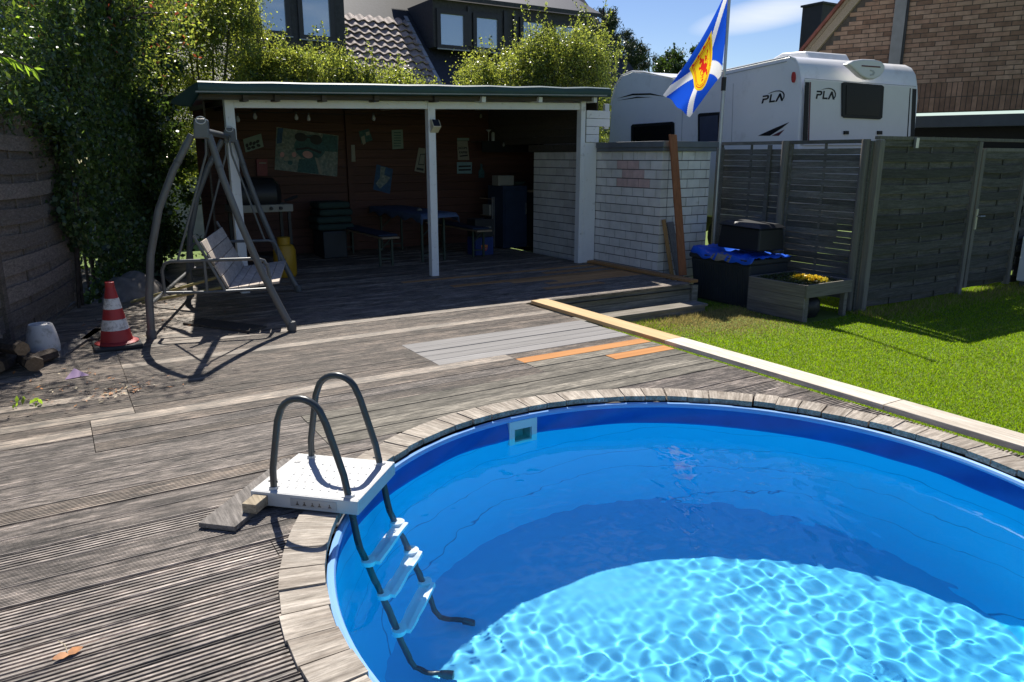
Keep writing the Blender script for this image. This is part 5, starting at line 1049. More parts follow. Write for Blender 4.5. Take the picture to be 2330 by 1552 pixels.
def flag():
    n, m = 132, 88; mb = MB(); pole = Vector((FPX, FPY, 0)); rt = Vector(RT); dp = Vector((FW[0], FW[1], 0)).normalized()
    s = 1/155.0
    def at(px, py):                                                                  # lateral metres from the pole and height
        return ((px-1652)*0.00641, 2.66-(py-185)*0.00632)
    TL, BL, TR, BR = at(1659, -22), at(1649, 178), at(1524, 218), at(1584, 266)
    for j in range(m+1):
        for i in range(n+1):
            a, b = i/n, j/m
            x = (TL[0]*(1-a)+TR[0]*a)*(1-b)+(BL[0]*(1-a)+BR[0]*a)*b; z = (TL[1]*(1-a)+TR[1]*a)*(1-b)+(BL[1]*(1-a)+BR[1]*a)*b
            z -= 0.10*math.sin(math.pi*a)*(1-b)*0.6; x += 0.05*math.sin(math.pi*a)*(1-b)
            w = 0.06*a**0.6*math.sin(2.2*math.pi*(b*1.15+a*0.35))+0.02*a*math.sin(9*b+5*a)
            p = pole+rt*(x-0.024)+dp*w+Vector((0, 0, z+0.012*a*math.sin(14*b+4*a))); mb.v.append(tuple(p))
    for j in range(m):
        for i in range(n):
            a, b = (i+0.5)/n, (j+0.5)/m; X, Y = (a-0.5)*1.5, (b-0.5); q = j*(n+1)+i
            d = min(abs(Y-X/1.5), abs(Y+X/1.5))/math.sqrt(1+1/2.25); c = 1 if d < 0.078 else 0
            sx, sy = X/0.27, (Y+0.02)/0.33                                             # shield
            ins = lambda k: abs(sx) < k and sy > -k and (sy < 0.25*k or abs(sx) < k*math.sqrt(max(0, 1-((sy-0.25*k)/(0.85*k))**2)))
            if ins(1.0):
                c = 2
                if ins(0.86) and not ins(0.80): c = 3
                if ins(0.74) and not ins(0.70): c = 3
                u_, v2 = int((sx+0.62)/1.24*18), int((sy+0.62)/1.24*16)
                if 0 <= u_ < 18 and 0 <= v2 < 16 and LION[v2][u_] == 'r': c = 3
                for t in np.linspace(-0.75, 0.75, 4):
                    if (sx-t)**2+(sy+0.90)**2 < 0.005: c = 3
            mb.f.append((q, q+1, q+n+2, q+n+1)); mb.m.append(c)
    o = mb.build('flag', FLM, smooth=True); return tag(o, 'blue flag with white diagonal cross and a red lion on a yellow shield', 'flag')
flag()

# ------------------------------------------------------------------ caravan
CA = Vector(C0+np.array([RT[0]*4.08+math.sin(YAW)*10.8, RT[1]*4.08+math.cos(YAW)*10.8, -CAM_H])); CR = Vector((0.9946, -0.104, 0)); CS = Vector((0.104, 0.9946, 0)); ZU = Vector((0, 0, 1))
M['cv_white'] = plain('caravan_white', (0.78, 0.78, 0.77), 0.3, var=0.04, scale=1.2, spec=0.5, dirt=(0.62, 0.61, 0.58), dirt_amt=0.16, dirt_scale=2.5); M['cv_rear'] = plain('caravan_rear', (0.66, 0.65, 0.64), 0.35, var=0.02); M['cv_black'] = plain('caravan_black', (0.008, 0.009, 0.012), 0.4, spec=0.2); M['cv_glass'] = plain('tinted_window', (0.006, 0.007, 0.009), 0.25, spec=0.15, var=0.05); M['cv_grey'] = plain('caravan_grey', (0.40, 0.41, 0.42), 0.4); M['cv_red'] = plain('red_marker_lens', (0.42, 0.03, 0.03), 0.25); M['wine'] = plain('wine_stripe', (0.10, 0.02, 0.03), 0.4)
CV = thing('caravan', 'white caravan with black lettering parked behind the fence', 'caravan', tuple(CA+CR*1.2+CS*3))
def loc_side(x, y): p = on_plane(x, y, CA, CR)-CA; return (p.dot(CS), p.z)
prof = [loc_side(*q) for q in ((1824, 210), (1823, 180), (1819, 152), (1810, 135), (1797, 128), (1775, 133), (1660, 158), (1560, 176), (1530, 178), (1500, 172), (1465, 164), (1438, 163), (1415, 172), (1398, 200), (1390, 240))]
prof = [(0.0, 0.62)]+[(max(0.0, a), b) for a, b in prof]+[(prof[-1][0]+0.1, 1.2), (prof[-1][0]-0.1, 0.62)]
CW = 2.43
mb = MB(); mb.prism(prof, CA, CS, ZU, CR, CW); body = mb.build('body', M['cv_white'], CV, smooth=True, bevel=0.035, seg=3)
mb = MB(); mb.tube([CA+CS*a+ZU*(b+0.004)+CR*0.0 for a, b in prof[1:-2]], 0.014, 8); mb.build('edge_trim', M['cv_white'], CV, smooth=True)
def plate(name, px, side, mat, parent, lift=0.004, thick=0.006, bevel=0.0):
    nrm = -CR if side else -CS; pts = [on_plane(x, y, CA, CR if side else CS) for x, y in px]; n = len(pts); mb = MB()
    mb.v = [tuple(p+nrm*(lift-thick)) for p in pts]+[tuple(p+nrm*lift) for p in pts]; mb.f = [tuple(range(n))[::-1], tuple(range(n, 2*n))]+[(i, (i+1) % n, n+(i+1) % n, n+i) for i in range(n)]; mb.m = [0]*len(mb.f)
    return mb.build(name, mat, parent, bevel=bevel)
plate('rear_panel', ((1831, 181), (2083, 199), (2079, 330), (1828, 330)), 0, M['cv_rear'], CV, 0.008, 0.02)
plate('panel_joint', ((1831, 178), (2083, 196), (2083, 198), (1831, 180)), 0, M['cv_grey'], CV, 0.010, 0.012)
wn_ = plate('rear_window', ((1913, 190), (1918, 187), (2003, 194), (2008, 198), (2004, 268), (1999, 272), (1918, 268), (1913, 264)), 0, M['cv_black'], CV, 0.028, 0.03)
plate('pane', ((1922, 194), (2000, 200), (1996, 265), (1921, 261)), 0, M['cv_glass'], wn_, 0.034, 0.006)
plate('black_strip', ((1831, 187), (1840, 187), (1836, 320), (1826, 320)), 0, M['cv_black'], CV, 0.012, 0.01); plate('wine_strip', ((1841, 187), (1844, 187), (1840, 320), (1837, 320)), 0, M['wine'], CV, 0.012, 0.01)
plate('black_strip', ((2075, 202), (2084, 203), (2079, 318), (2070, 318)), 0, M['cv_black'], CV, 0.012, 0.01); plate('black_strip', ((2069, 201), (2071, 201), (2064, 318), (2062, 318)), 0, M['cv_black'], CV, 0.012, 0.01)
bl = plate('brake_light_housing', ((1916, 147), (1930, 139), (1950, 136), (1978, 137), (1994, 142), (2001, 151), (2000, 163), (1990, 175), (1976, 182), (1962, 182), (1948, 175), (1932, 160)), 0, M['cv_rear'], CV, 0.10, 0.11, bevel=0.02)
plate('light_slit', ((1947, 150), (1989, 153), (1989, 156), (1947, 153)), 0, M['wine'], bl, 0.106, 0.004)
plate('handle', ((1966, 160), (1974, 162), (1977, 167), (1974, 173), (1966, 174), (1966, 171), (1971, 170), (1973, 167), (1971, 164), (1966, 163)), 0, M['cv_grey'], bl, 0.106, 0.004)
for px_ in (1922, 1998): plate('hinge', ((px_-4, 298), (px_+6, 298), (px_+6, 306), (px_-4, 306)), 0, M['cv_black'], CV, 0.03, 0.03)
def letters(parent, box, side):
    """bold letters P L A without crossbar and the arc over them"""
    (x0, y0), (x1, y1), (x2, y2), (x3, y3) = box                                         # tl tr br bl
    def q(u, v): return ((x0*(1-u)+x1*u)*(1-v)+(x3*(1-u)+x2*u)*v, (y0*(1-u)+y1*u)*(1-v)+(y3*(1-u)+y2*u)*v)
    glyphs = {'letter_p': [[(0.04, 0.28), (0.24, 0.28), (0.31, 0.36), (0.30, 0.58), (0.22, 0.70), (0.09, 0.70), (0.06, 1.0), (0.0, 1.0), (0.04, 0.56), (0.20, 0.56), (0.235, 0.52), (0.24, 0.44), (0.215, 0.42), (0.03, 0.42)]],
              'letter_l': [[(0.37, 0.28), (0.43, 0.28), (0.40, 0.85), (0.58, 0.85), (0.57, 1.0), (0.33, 1.0)]],
              'letter_a': [[(0.60, 1.0), (0.76, 0.30), (0.82, 0.30), (0.94, 1.0), (0.86, 1.0), (0.785, 0.55), (0.67, 1.0)]],
              'logo_arc': [[(0.24, 0.20), (0.40, 0.08), (0.60, 0.0), (0.78, 0.04), (0.92, 0.20), (0.99, 0.45), (0.99, 0.70), (0.93, 0.92), (0.90, 0.86), (0.95, 0.68), (0.945, 0.47), (0.885, 0.26), (0.76, 0.12), (0.60, 0.07), (0.42, 0.12)]]}
    for nm, polys in glyphs.items():
        for pl in polys: plate(nm, [q(*a) for a in pl], side, M['cv_black'], parent, 0.014 if not side else 0.006, 0.006)
letters(CV, ((1856, 199), (1902, 201), (1900, 227), (1855, 225)), 0); letters(CV, ((1735, 211), (1787, 203), (1785, 229), (1733, 236)), 1)
plate('marker_lamp', ell(1807.5, 176, 3.6, 12.5, 0.05, 14), 1, M['cv_red'], CV, 0.03, 0.03)
plate('black_swoosh', ((1725, 309), (1760, 293), (1796, 278), (1780, 291), (1752, 309)), 1, M['cv_black'], CV); plate('wine_swoosh', ((1756, 309), (1785, 295), (1772, 309)), 1, M['wine'], CV)
sw_ = plate('side_window', ((1438, 287), (1442, 283), (1531, 277), (1535, 280), (1535, 340), (1438, 340)), 1, M['cv_black'], CV, 0.025, 0.03); plate('pane', ((1445, 290), (1529, 284), (1529, 340), (1445, 340)), 1, M['cv_glass'], sw_, 0.031, 0.005)
dr_ = plate('door_window', ((1590, 261), (1594, 258), (1638, 255), (1640, 258), (1640, 340), (1590, 340)), 1, M['cv_black'], CV, 0.020, 0.03); plate('pane', ((1595, 266), (1636, 262), (1636, 340), (1595, 340)), 1, plain('door_blind', (0.05, 0.06, 0.10), 0.3), dr_, 0.026, 0.005)
plate('black_swoosh', ((1405, 224), (1440, 213), (1480, 212), (1514, 220), (1480, 216), (1440, 217)), 1, M['cv_black'], CV); plate('black_swoosh', ((1405, 229), (1450, 220), (1485, 221), (1450, 223)), 1, M['cv_black'], CV)
M['dome'] = plain('skylight_dome', (0.62, 0.60, 0.63), 0.2, spec=0.6)
cs0 = loc_side(1515, 172); mb = MB(); mb.lathe([(0.42, 0.0), (0.41, 0.06), (0.34, 0.14), (0.2, 0.19), (0.001, 0.20)], CA+CS*cs0[0]+ZU*(cs0[1]-0.01)+CR*0.75, 20); mb.build('skylight', M['dome'], CV, smooth=True)
ca_, cb_ = loc_side(1770, 134), loc_side(1690, 150); zz = ca_[1]-0.02; mb = MB(); mb.prism([(ca_[0]-0.1, zz), (ca_[0]+0.02, zz+0.16), (ca_[0]+0.5, zz+0.19), (cb_[0]+0.2, zz+0.05), (cb_[0]+0.3, zz)], CA+CR*0.55, CS, ZU, CR, 0.85); mb.build('air_conditioner', M['cv_white'], CV, bevel=0.03, smooth=True)
plate('awning_rail', ((1790, 139), (1660, 167), (1560, 186), (1560, 188), (1660, 169), (1790, 141)), 1, M['cv_grey'], CV, 0.008, 0.01)
for px_ in (1668, 1554): plate('panel_seam', ((px_, 190), (px_+1.2, 190), (px_+1.2-4, 330), (px_-4, 330)), 1, M['cv_grey'], CV, 0.002, 0.003)
for s in (1.6, 4.8):
    for r_ in (0.12, CW-0.12): mb = MB(); mb.lathe([(0.30, -0.09), (0.32, 0), (0.30, 0.09)], CA+CS*s+CR*r_+ZU*0.32, 20, ax=CR); mb.build('wheel', M['rubber'], CV, smooth=True)

# ------------------------------------------------------------------ brick house at the right
HP = np.array([13.6, 8.07, 0]); HD = Vector((-0.39, 0.92, 0)).normalized(); HN = Vector((-HD.y, HD.x, 0))       # wall line and its face towards the garden
if HN.dot(Vector((-1, 0, 0))) < 0: HN = -HN
def hw(x, y): p = on_plane(x, y, HP, tuple(HN)); return ((p-Vector(HP)).dot(HD), p.z)
HO = Vector(HP); BH = thing('brick_house', 'red-brown brick gable house rising behind the caravan', 'house', tuple(HO))
(ta, za), (tb, zb) = hw(1845, 125), hw(1945, 5); sl = (zb-za)/(tb-ta)
def gable(t): return za+(t-ta)*sl
M['brk'] = plain('clinker_brick', (0.33, 0.195, 0.13), 0.85, var=0.2, scale=9, bump=0.25, bscale=70); M['brk2'] = plain('clinker_brick_pale', (0.38, 0.24, 0.165), 0.85, var=0.2, scale=9, bump=0.25, bscale=70); M['brk3'] = plain('clinker_brick_dark', (0.225, 0.13, 0.085), 0.85, var=0.2, scale=9, bump=0.25, bscale=70)
M['mortar_d'] = plain('grey_mortar', (0.10, 0.085, 0.075), 0.95, var=0.2, scale=15)
zl = hw(2100, 256)[1]; t0, t1 = -3.4, 2.25
tt = [t0, ta]; 
mb = MB(); apex_t = -1.6
mb.prism([(t1+0.2, zl), (t1+0.2, gable(t1+0.2)-0.02), (apex_t, gable(apex_t)-0.02), (t0, gable(apex_t)-0.02), (t0, zl)], HO-HN*0.006, HD, ZU, -HN, 0.24); mb.build('wall', M['mortar_d'], BH)
mb = MB(); mb.prism([(t1+0.2, GZ), (t1+0.2, zl-0.002), (t1-0.6, zl-0.002), (t1-0.6, GZ)], HO-HN*0.006, HD, ZU, -HN, 0.24); mb.build('wall', M['brk3'], BH)
hb = random.Random(31); cnt = 0; rot = math.atan2(HD.y, HD.x); over = MB()
zs0 = zl+0.50; row = 0
while zs0+row*0.0775 < gable(apex_t):
    z = zs0+row*0.0775+0.035; t = t0+(0.0 if row % 2 else -0.125)
    while t < t1:
        ln = 0.245; tc_ = t+ln/2
        if z+0.05 < gable(min(tc_+0.14, t1+1)) and tc_ > t0:
            vis = z < 4.15+0.12*max(0, tc_+2.3) and tc_ > -2.75
            if vis and cnt < 300 and not (hw(2062, 100)[0] < tc_ < hw(2036, 100)[0]):
                o = brick(BH, tuple(HO+HD*tc_+ZU*z-HN*(0.035-hb.uniform(0, 0.003))), 0.233, 0.075, 0.064, hb.choice([M['brk'], M['brk'], M['brk2'], M['brk2'], M['brk3']])); o.rotation_euler[2] = rot; cnt += 1
            else: over.obox(HO+HD*tc_+ZU*z-HN*0.035, HD, HN, ZU, 0.1165, 0.0375, 0.032, hb.choice([0, 0, 1, 2]))
        t += ln
    row += 1
o = over.build('upper_brickwork', [M['brk'], M['brk2'], M['brk3']], BH); o['kind'] = 'stuff'
for r in range(2):
    t = t0
    while t < t1:
        o = brick(BH, tuple(HO+HD*(t+0.04)+ZU*(zl+0.125+r*0.25)-HN*(0.035-hb.uniform(0, 0.003))), 0.070, 0.075, 0.236, hb.choice([M['brk'], M['brk3'], M['brk3']]), 'soldier_brick'); o.rotation_euler[2] = rot; t += 0.082
M['verge'] = wood('verge_board', (0.40, 0.33, 0.25), (0.26, 0.20, 0.15), 'x', pervar=0.1); M['zinc'] = plain('zinc', (0.26, 0.25, 0.24), 0.5, 0.3); M['dark_tile'] = plain('dark_roof_tile', (0.035, 0.035, 0.038), 0.6); M['red_tile'] = plain('verge_tile_red', (0.22, 0.075, 0.055), 0.8, var=0.3)
va, vb = HO+HD*(t1+0.3)+ZU*gable(t1+0.3), HO+HD*apex_t+ZU*gable(apex_t)
for off, lift, w, h, m, nm in ((0.06, 0.05, 0.10, 0.20, 'verge', 'verge_board'), (0.12, 0.16, 0.05, 0.07, 'verge', 'verge_board'), (-0.3, 0.23, 1.1, 0.05, 'red_tile', 'roof_edge')):
    mb = MB(); up_ = Vector((0, 0, 1)); mb.beam(va+HN*off+up_*lift, vb+HN*off+up_*lift, w, h); mb.build(nm, M[m], BH)
pa, pb = hw(2050, 20)[0], 0; mb = MB(); mb.obox(HO+HD*pa+HN*0.03+ZU*(zl+0.5+1.6), HD, HN, ZU, 0.095, 0.028, 1.6); mb.build('timber_strip', M['zinc'], BH)
mb = MB(); mb.obox(HO+HD*(pa-0.115)+HN*0.02+ZU*(zl+0.5+1.6), HD, HN, ZU, 0.018, 0.018, 1.6); mb.build('rain_pipe', M['dark_tile'], BH)
mb = MB(); c0 = on_y(1868, 40, 13.5); mb.box(c0.x-0.25, c0.x+0.35, 13.3, 13.9, c0.z-2.2, c0.z+0.28); ch = mb.build('chimney', M['dark_tile'], BH); mb = MB(); mb.box(c0.x-0.29, c0.x+0.39, 13.26, 13.94, c0.z+0.281, c0.z+0.33); mb.build('cap', M['dark_tile'], ch)
M['steel_blue'] = plain('grey_blue_steel', (0.06, 0.07, 0.08), 0.5); mb = MB(); mb.obox(HO+HD*(t0+t1)/2+ZU*(zl-0.16)-HN*0.10, HD, HN, ZU, (t1-t0)/2-0.31, 0.08, 0.10); mb.build('lintel_beam', M['steel_blue'], BH)
mb = MB(); mb.obox(HO+HD*(t0+0.9)+ZU*1.0-HN*0.9, HD, HN, ZU, 3.0, 0.02, 1.3); mb.build('garage_shade_panel', M['cv_black'], BH)  # black panel in the open garage, its shade put into the colour

# ------------------------------------------------------------------ tiled house with dormers behind the hedge
M['slate'] = plain('slate_cladding', (0.030, 0.032, 0.038), 0.55, var=0.35, scale=14); M['pan_tile'] = plain('brown_pantile', (0.36, 0.29, 0.25), 0.75, var=0.3, scale=5, dirt=(0.09, 0.085, 0.07), dirt_amt=0.2); M['frame_d'] = plain('dark_window_frame', (0.022, 0.024, 0.03), 0.4); M['lead'] = plain('lead_flashing', (0.30, 0.32, 0.36), 0.5); M['h_wall'] = plain('house_plaster', (0.45, 0.42, 0.38), 0.9)
M['win_glass'], _nt, _b = new_mat('window_glass'); _b.inputs['Base Color'].default_value = (0.05, 0.06, 0.07, 1); _b.inputs['Roughness'].default_value = 0.03; _b.inputs['Specular IOR Level'].default_value = 1.0; _b.inputs['Metallic'].default_value = 0.55; _b.inputs['Base Color'].default_value = (0.45, 0.5, 0.55, 1)
TH = thing('tiled_house', 'house with a brown tiled roof and dark dormers behind the hedge', 'house', (9, 23, GZ)); SLP = 0.92
def rz(y): return 3.85+(y-20)*SLP
mb = MB(); mb.hexa([(1.5, 18.4, rz(18.4)-0.12), (17.6, 18.4, rz(18.4)-0.12), (17.6, 25.0, rz(25.0)-0.12), (1.5, 25.0, rz(25.0)-0.12), (1.5, 18.4, rz(18.4)-0.03), (17.6, 18.4, rz(18.4)-0.03), (17.6, 25.0, rz(25.0)-0.03), (1.5, 25.0, rz(25.0)-0.03)]); mb.build('roof', M['slate'], TH)
mb = MB(); mb.box(2.0, 17.2, 19.0, 30, GZ, 2.4); mb.build('wall', M['h_wall'], TH); mb = MB(); mb.hexa([(1.5, 25.0, rz(25)-0.12), (17.6, 25.0, rz(25)-0.12), (17.6, 31.5, 2.4), (1.5, 31.5, 2.4), (1.5, 25.0, rz(25)-0.03), (17.6, 25.0, rz(25)-0.03), (17.6, 31.5, 2.5), (1.5, 31.5, 2.5)]); mb.build('roof', M['slate'], TH)
for x in (2.0, 17.0): mb = MB(); mb.prism([(19.0, 2.39), (25.0, rz(25)-0.13), (30.0, 2.39)], (x, 0, 0), (0, 1, 0), (0, 0, 1), (1, 0, 0), 0.2); mb.build('gable_wall', M['h_wall'], TH)
def tile_mesh():
    mb = MB(); n = 8; w = 0.30; L_ = 0.36
    pr = [(w*i/n, 0.035*math.sin(2*math.pi*i/n*1.0)) for i in range(n+1)]
    for e, lift in ((0, 0.075), (1, 0.0)):
        for x, z in pr: mb.v.append((x, e*L_, z+lift))
        for x, z in pr: mb.v.append((x, e*L_, z+lift-0.03))
    k = n+1
    for i in range(n): mb.f += [(i, i+1, 2*k+i+1, 2*k+i), (k+i, 3*k+i, 3*k+i+1, k+i+1), (i, k+i, k+i+1, i+1)]
    me = bpy.data.meshes.new('roof_tile'); me.from_pydata(mb.v, [], mb.f); me.materials.append(M['pan_tile']); me.polygons.foreach_set('use_smooth', [True]*len(mb.f)); me.set_sharp_from_angle(angle=math.radians(50)); me.update(); return me
tm = tile_mesh(); ang = math.atan(SLP)
tx0 = on_y(781, 100, 20.6).x
for r in range(11):
    yy = 19.45+r*0.29*math.cos(ang)
    for c in range(11):
        x = tx0+c*0.298
        vx = on_y(925+0.5*(rz(yy)-3.6), 60, yy).x
        if x > on_y(968, 130, 20).x+(20-yy)*(-0.05)+0.15: continue
        o = put('roof_tile', tm, TH, (x, yy, rz(yy)+hb.uniform(-0.004, 0.004))); o.rotation_euler[0] = ang
fx_ = on_y(966, 130, 20).x+0.2
for k in range(12): yy = 19.6+k*0.2; mb = MB(); mb.obox((fx_+0.10, yy, rz(yy)+0.05+0.01*(k % 2)), (1, 0, 0), (0, math.cos(ang), math.sin(ang)), (0, -math.sin(ang), math.cos(ang)), 0.055, 0.125, 0.008); mb.build('flashing', M['lead'], TH)
def dormer(px_l, px_r, y_top, y_bot, Y, wins, lab_parent, cheek_top=None):
    xl, xr = on_y(px_l, (y_top+y_bot)/2, Y).x, on_y(px_r, (y_top+y_bot)/2, Y).x; zb_, zt_ = on_y((px_l+px_r)/2, y_bot, Y).z, on_y((px_l+px_r)/2, y_top, Y).z
    mb = MB(); mb.prism([(Y, zb_), (Y, zt_), (20+(zt_-3.85)/SLP, zt_), (20+(zb_-3.85)/SLP, zb_)], (xl, 0, 0), (0, 1, 0), (0, 0, 1), (1, 0, 0), xr-xl); d = mb.build('dormer', M['slate'], TH)
    for w in wins:
        pts = [on_y(x, y, Y-0.01) for x, y in w]; cx_, cz_ = sum(p.x for p in pts)/4, sum(p.z for p in pts)/4; hx, hz = (pts[1].x-pts[0].x)/2, (pts[0].z-pts[3].z)/2
        mb = MB()
        for a, b, c, e in ((0, hz+0.04, hx+0.10, 0.06), (0, -hz-0.04, hx+0.10, 0.06), (-hx-0.04, 0, 0.06, hz-0.021), (hx+0.04, 0, 0.06, hz-0.021)): mb.obox((cx_+a, Y-0.035, cz_+b), (1, 0, 0), (0, 1, 0), (0, 0, 1), c, 0.03, e)
        wf = mb.build('window', M['frame_d'], TH); mb = MB(); mb.box(cx_-hx, cx_+hx, Y-0.015, Y-0.005, cz_-hz, cz_+hz); mb.build('pane', M['win_glass'], wf)
        mb = MB(); mb.box(cx_-hx-0.12, cx_+hx+0.12, Y-0.12, Y-0.066, cz_-hz-0.12, cz_-hz-0.09); mb.build('sill', M['lead'], wf)
    return xl, xr, zb_, zt_
dormer(560, 783, -60, 105, 20.2, (((585, -30), (650, -30), (650, 72), (585, 72)), ((686, -20), (751, -20), (751, 84), (686, 84))), TH)
xl, xr, zb_, zt_ = dormer(986, 1350, 18, 122, 20.5, (((1000, 30), (1056, 34), (1056, 106), (1000, 104)), ((1082, 39), (1133, 43), (1133, 112), (1082, 110)), ((1188, 48), (1236, 52), (1236, 118), (1188, 116)), ((1262, 58), (1308, 62), (1308, 125), (1262, 122))), TH)
mb = MB(); mb.hexa([(xl-0.15, 20.30, zt_-0.02), (xr+0.15, 20.30, zt_-0.02), (xr+0.15, 23.4, zt_+1.5), (xl-0.15, 23.4, zt_+1.5), (xl-0.15, 20.30, zt_+0.10), (xr+0.15, 20.30, zt_+0.10), (xr+0.15, 23.4, zt_+1.62), (xl-0.15, 23.4, zt_+1.62)]); mb.build('dormer_roof', M['slate'], TH)
for px_ in (1068, 1150, 1172, 1248): c = on_y(px_, 80, 20.47); mb = MB(); mb.box(c.x-0.06, c.x+0.06, 20.44, 20.497, zb_+0.1, zt_-0.12); mb.build('pilaster', M['frame_d'], TH)

# ------------------------------------------------------------------ pine and far trees
PT = thing('pine_tree', 'dark pine with layered branches behind the large shrub', 'pine tree', (17.2, 22, GZ))
mb = MB(); mb.tube([(17.2, 22, GZ), (17.25, 22, 3.0), (17.2, 22, 6.6)], [0.22, 0.16, 0.04], 8); mb.build('trunk', M['bark'], PT, smooth=True); lim = MB(); Pn, Dn = [], []
pr_ = np.random.default_rng(77)
for x, y, s in ((1386, 34, .30), (1372, 52, .35), (1402, 62, .35), (1352, 72, .5), (1420, 84, .42), (1385, 92, .5), (1440, 104, .42), (1360, 108, .55), (1410, 118, .5), (1462, 130, .38), (1482, 128, .25), (1435, 146, .45), (1390, 140, .6), (1350, 140, .6), (1466, 148, .25), (1330, 110, .5)):
    c = np.array(on_y(x, y, 22)); c[1] += pr_.normal()*0.5
    zt = min(6.3, c[2]-0.25); lim.tube([(17.2, 22, zt), tuple((np.array([17.2, 22, zt])+c)/2+np.array([0, 0, -0.05])), tuple(c)], [0.045, 0.03, 0.012], 5)
    for k in range(9):
        cc_ = c+pr_.normal(size=3)*np.array([s*0.55, 0.3, s*0.22]); m = 130; Pn.append(cc_+pr_.normal(size=(m, 3))*np.array([0.09, 0.09, 0.08])); Dn.append(pr_.normal(size=(m, 3))+np.array([0, 0, 0.8]))
lim.build('limbs', M['bark'], PT); leaf_object('crown', np.vstack(Pn), 0.13, [M['pine']], (1,), PT, 5.0, 3, D=np.vstack(Dn))
FA = [M['far_leaf'], M['privet_d']]; bush('broadleaf_tree', 'rounded green tree top behind the flag and caravan', (24.6, 25.5), (1.9, 1.4), 3.0, 6.0, 26000, FA, (3, 1), 0.11, 91, 30, None, 'tree', trunk=0.14)
bush('broadleaf_tree', 'small tree top peeking over the caravan roof near the brick house', (31.0, 24.5), (1.6, 1.2), 3.2, 5.7, 9000, FA, (3, 1), 0.11, 92, 14, None, 'tree', trunk=0.14)

# ------------------------------------------------------------------ ivy, overhanging tree and small growth at the left
IV = [M['ivy'], M['ivy_l'], M['privet_d']]; fn = Vector((fd.y, -fd.x, 0)); ir = np.random.default_rng(55)
ivy = thing('ivy_curtain', 'dark ivy covering the end of the left fence down to the deck', 'ivy', tuple(fo+fd*2.4))
n = 26000; t = ir.uniform(0.75, 4.3, n); z = ir.uniform(0, 3.5, n); edge = 1.72-0.75*np.clip((z-0.5)/1.4, 0, 1)+0.3*np.sin(z*5); keep = t > edge; t, z = t[keep], z[keep]; n = len(t)
off = 0.05+0.22*np.abs(np.sin(t*3.1+1)*np.sin(z*2.7))+ir.normal(size=n)*0.05+0.12*np.clip(t-2, 0, 2)+0.25*np.clip(z-2, 0, 2)*0.6
P = np.array(fo)+np.outer(t, np.array(fd))+np.outer(off, np.array(fn)); P[:, 2] = z; nd = np.tile(np.array([0, 0, -0.9]), (n, 1))
leaf_object('foliage', P, 0.060, IV, (5, 2.4, 2), ivy, 1.3, 56, D=nd); mb = MB()
for k in range(14):
    a = ir.uniform(1.5, 4.0); q = fo+fd*a+fn*0.06; mb.tube([q, q+fd*ir.normal()*0.2+ZU*1.2+fn*0.05, q+fd*ir.normal()*0.3+ZU*2.6+fn*0.15], [0.018, 0.012, 0.005], 5)
mb.build('stems', M['bark'], ivy)
ov = thing('ivy_crest', 'ivy and climber hanging over the top of the left fence', 'ivy', tuple(fo+fd*0.3+ZU*2.0)); n = 24000; t = ir.uniform(-2.3, 2.2, n); z = 1.98+np.abs(ir.normal(size=n))*0.85-0.25*np.abs(np.sin(t*4))*ir.uniform(0, 1, n)-0.35*(t > 0.9)*ir.uniform(0, 1, n); off = ir.normal(size=n)*0.17+0.02+0.18*np.clip(z-2.2, 0, 1)
P = np.array(fo)+np.outer(t, np.array(fd))+np.outer(off, np.array(fn)); P[:, 2] = z; leaf_object('foliage', P, 0.052, IV+[M['bright_leaf']], (4, 3, 2, 0.5), ov, 2.3, 57, droop=0.5)
mb = MB(); mb.tube([fo+fd*(-2.3)+ZU*2.08, fo+fd*0.0+ZU*2.2+fn*0.05, fo+fd*2.2+ZU*2.3], 0.014, 5); mb.build('stems', M['bark'], ov)
tr = thing('overhanging_tree', 'leafy tree overhanging the corner left of the shelter with a few reddish leaves', 'tree', (0.55, 11.4, GZ)); mb = MB(); mb.tube([(0.55, 11.4, GZ), (0.6, 11.2, 1.6), (0.7, 10.6, 3.0), (0.9, 9.8, 4.2)], [0.13, 0.11, 0.08, 0.03], 8); mb.build('trunk', M['bark'], tr, smooth=True)
P, D = [], []; lm = MB()
for k in range(125):
    c = np.array([ir.uniform(-0.9, 1.9), ir.uniform(8.6, 12.6), ir.uniform(2.55, 4.7)])
    if c[2] < 2.5+0.55*max(0, 9.9-c[1])+0.3*max(0, c[0]-0.9)*1.2: continue
    if c[1] < 10.3 and ir.uniform() < 0.45: continue
    sxx, syy = c[0]-0.236*(c[2]-0.7), c[1]-0.743*(c[2]-0.7)
    if 0.6 < sxx < 2.1 and 6.6 < syy < 8.2: continue
    if -0.7 < sxx < 0.9 and 4.8 < syy < 7.4 and ir.uniform() < 0.62: continue
    if c[0] > 1.25 and c[1] > 8.7 and c[2] < 2.9: continue
    m = 300; P.append(c+ir.normal(size=(m, 3))*np.array([0.2, 0.2, 0.15])); D.append(ir.normal(size=(m, 3)))
    lm.tube([(0.7, 10.6, 3.0), tuple((c+np.array([0.7, 10.6, 3.2]))/2+ir.normal(size=3)*0.1), tuple(c)], [0.02, 0.012, 0.004], 4)
P = np.vstack(P); leaf_object('crown', P, 0.056, [M['privet'], M['privet_y'], M['ivy_l'], M['red_leaf']], (5, 2.5, 3, 0.6), tr, 2.2, 58, droop=0.3); lm.build('limbs', M['bark'], tr)
bush('dark_shrub', 'dense dark shrub filling the shaded corner behind the swing', (0.75, 13.2), (1.3, 0.9), -0.3, 4.2, 34000, [M['ivy'], M['privet_d']], (2, 2), 0.075, 93, 20, None, 'shrub')
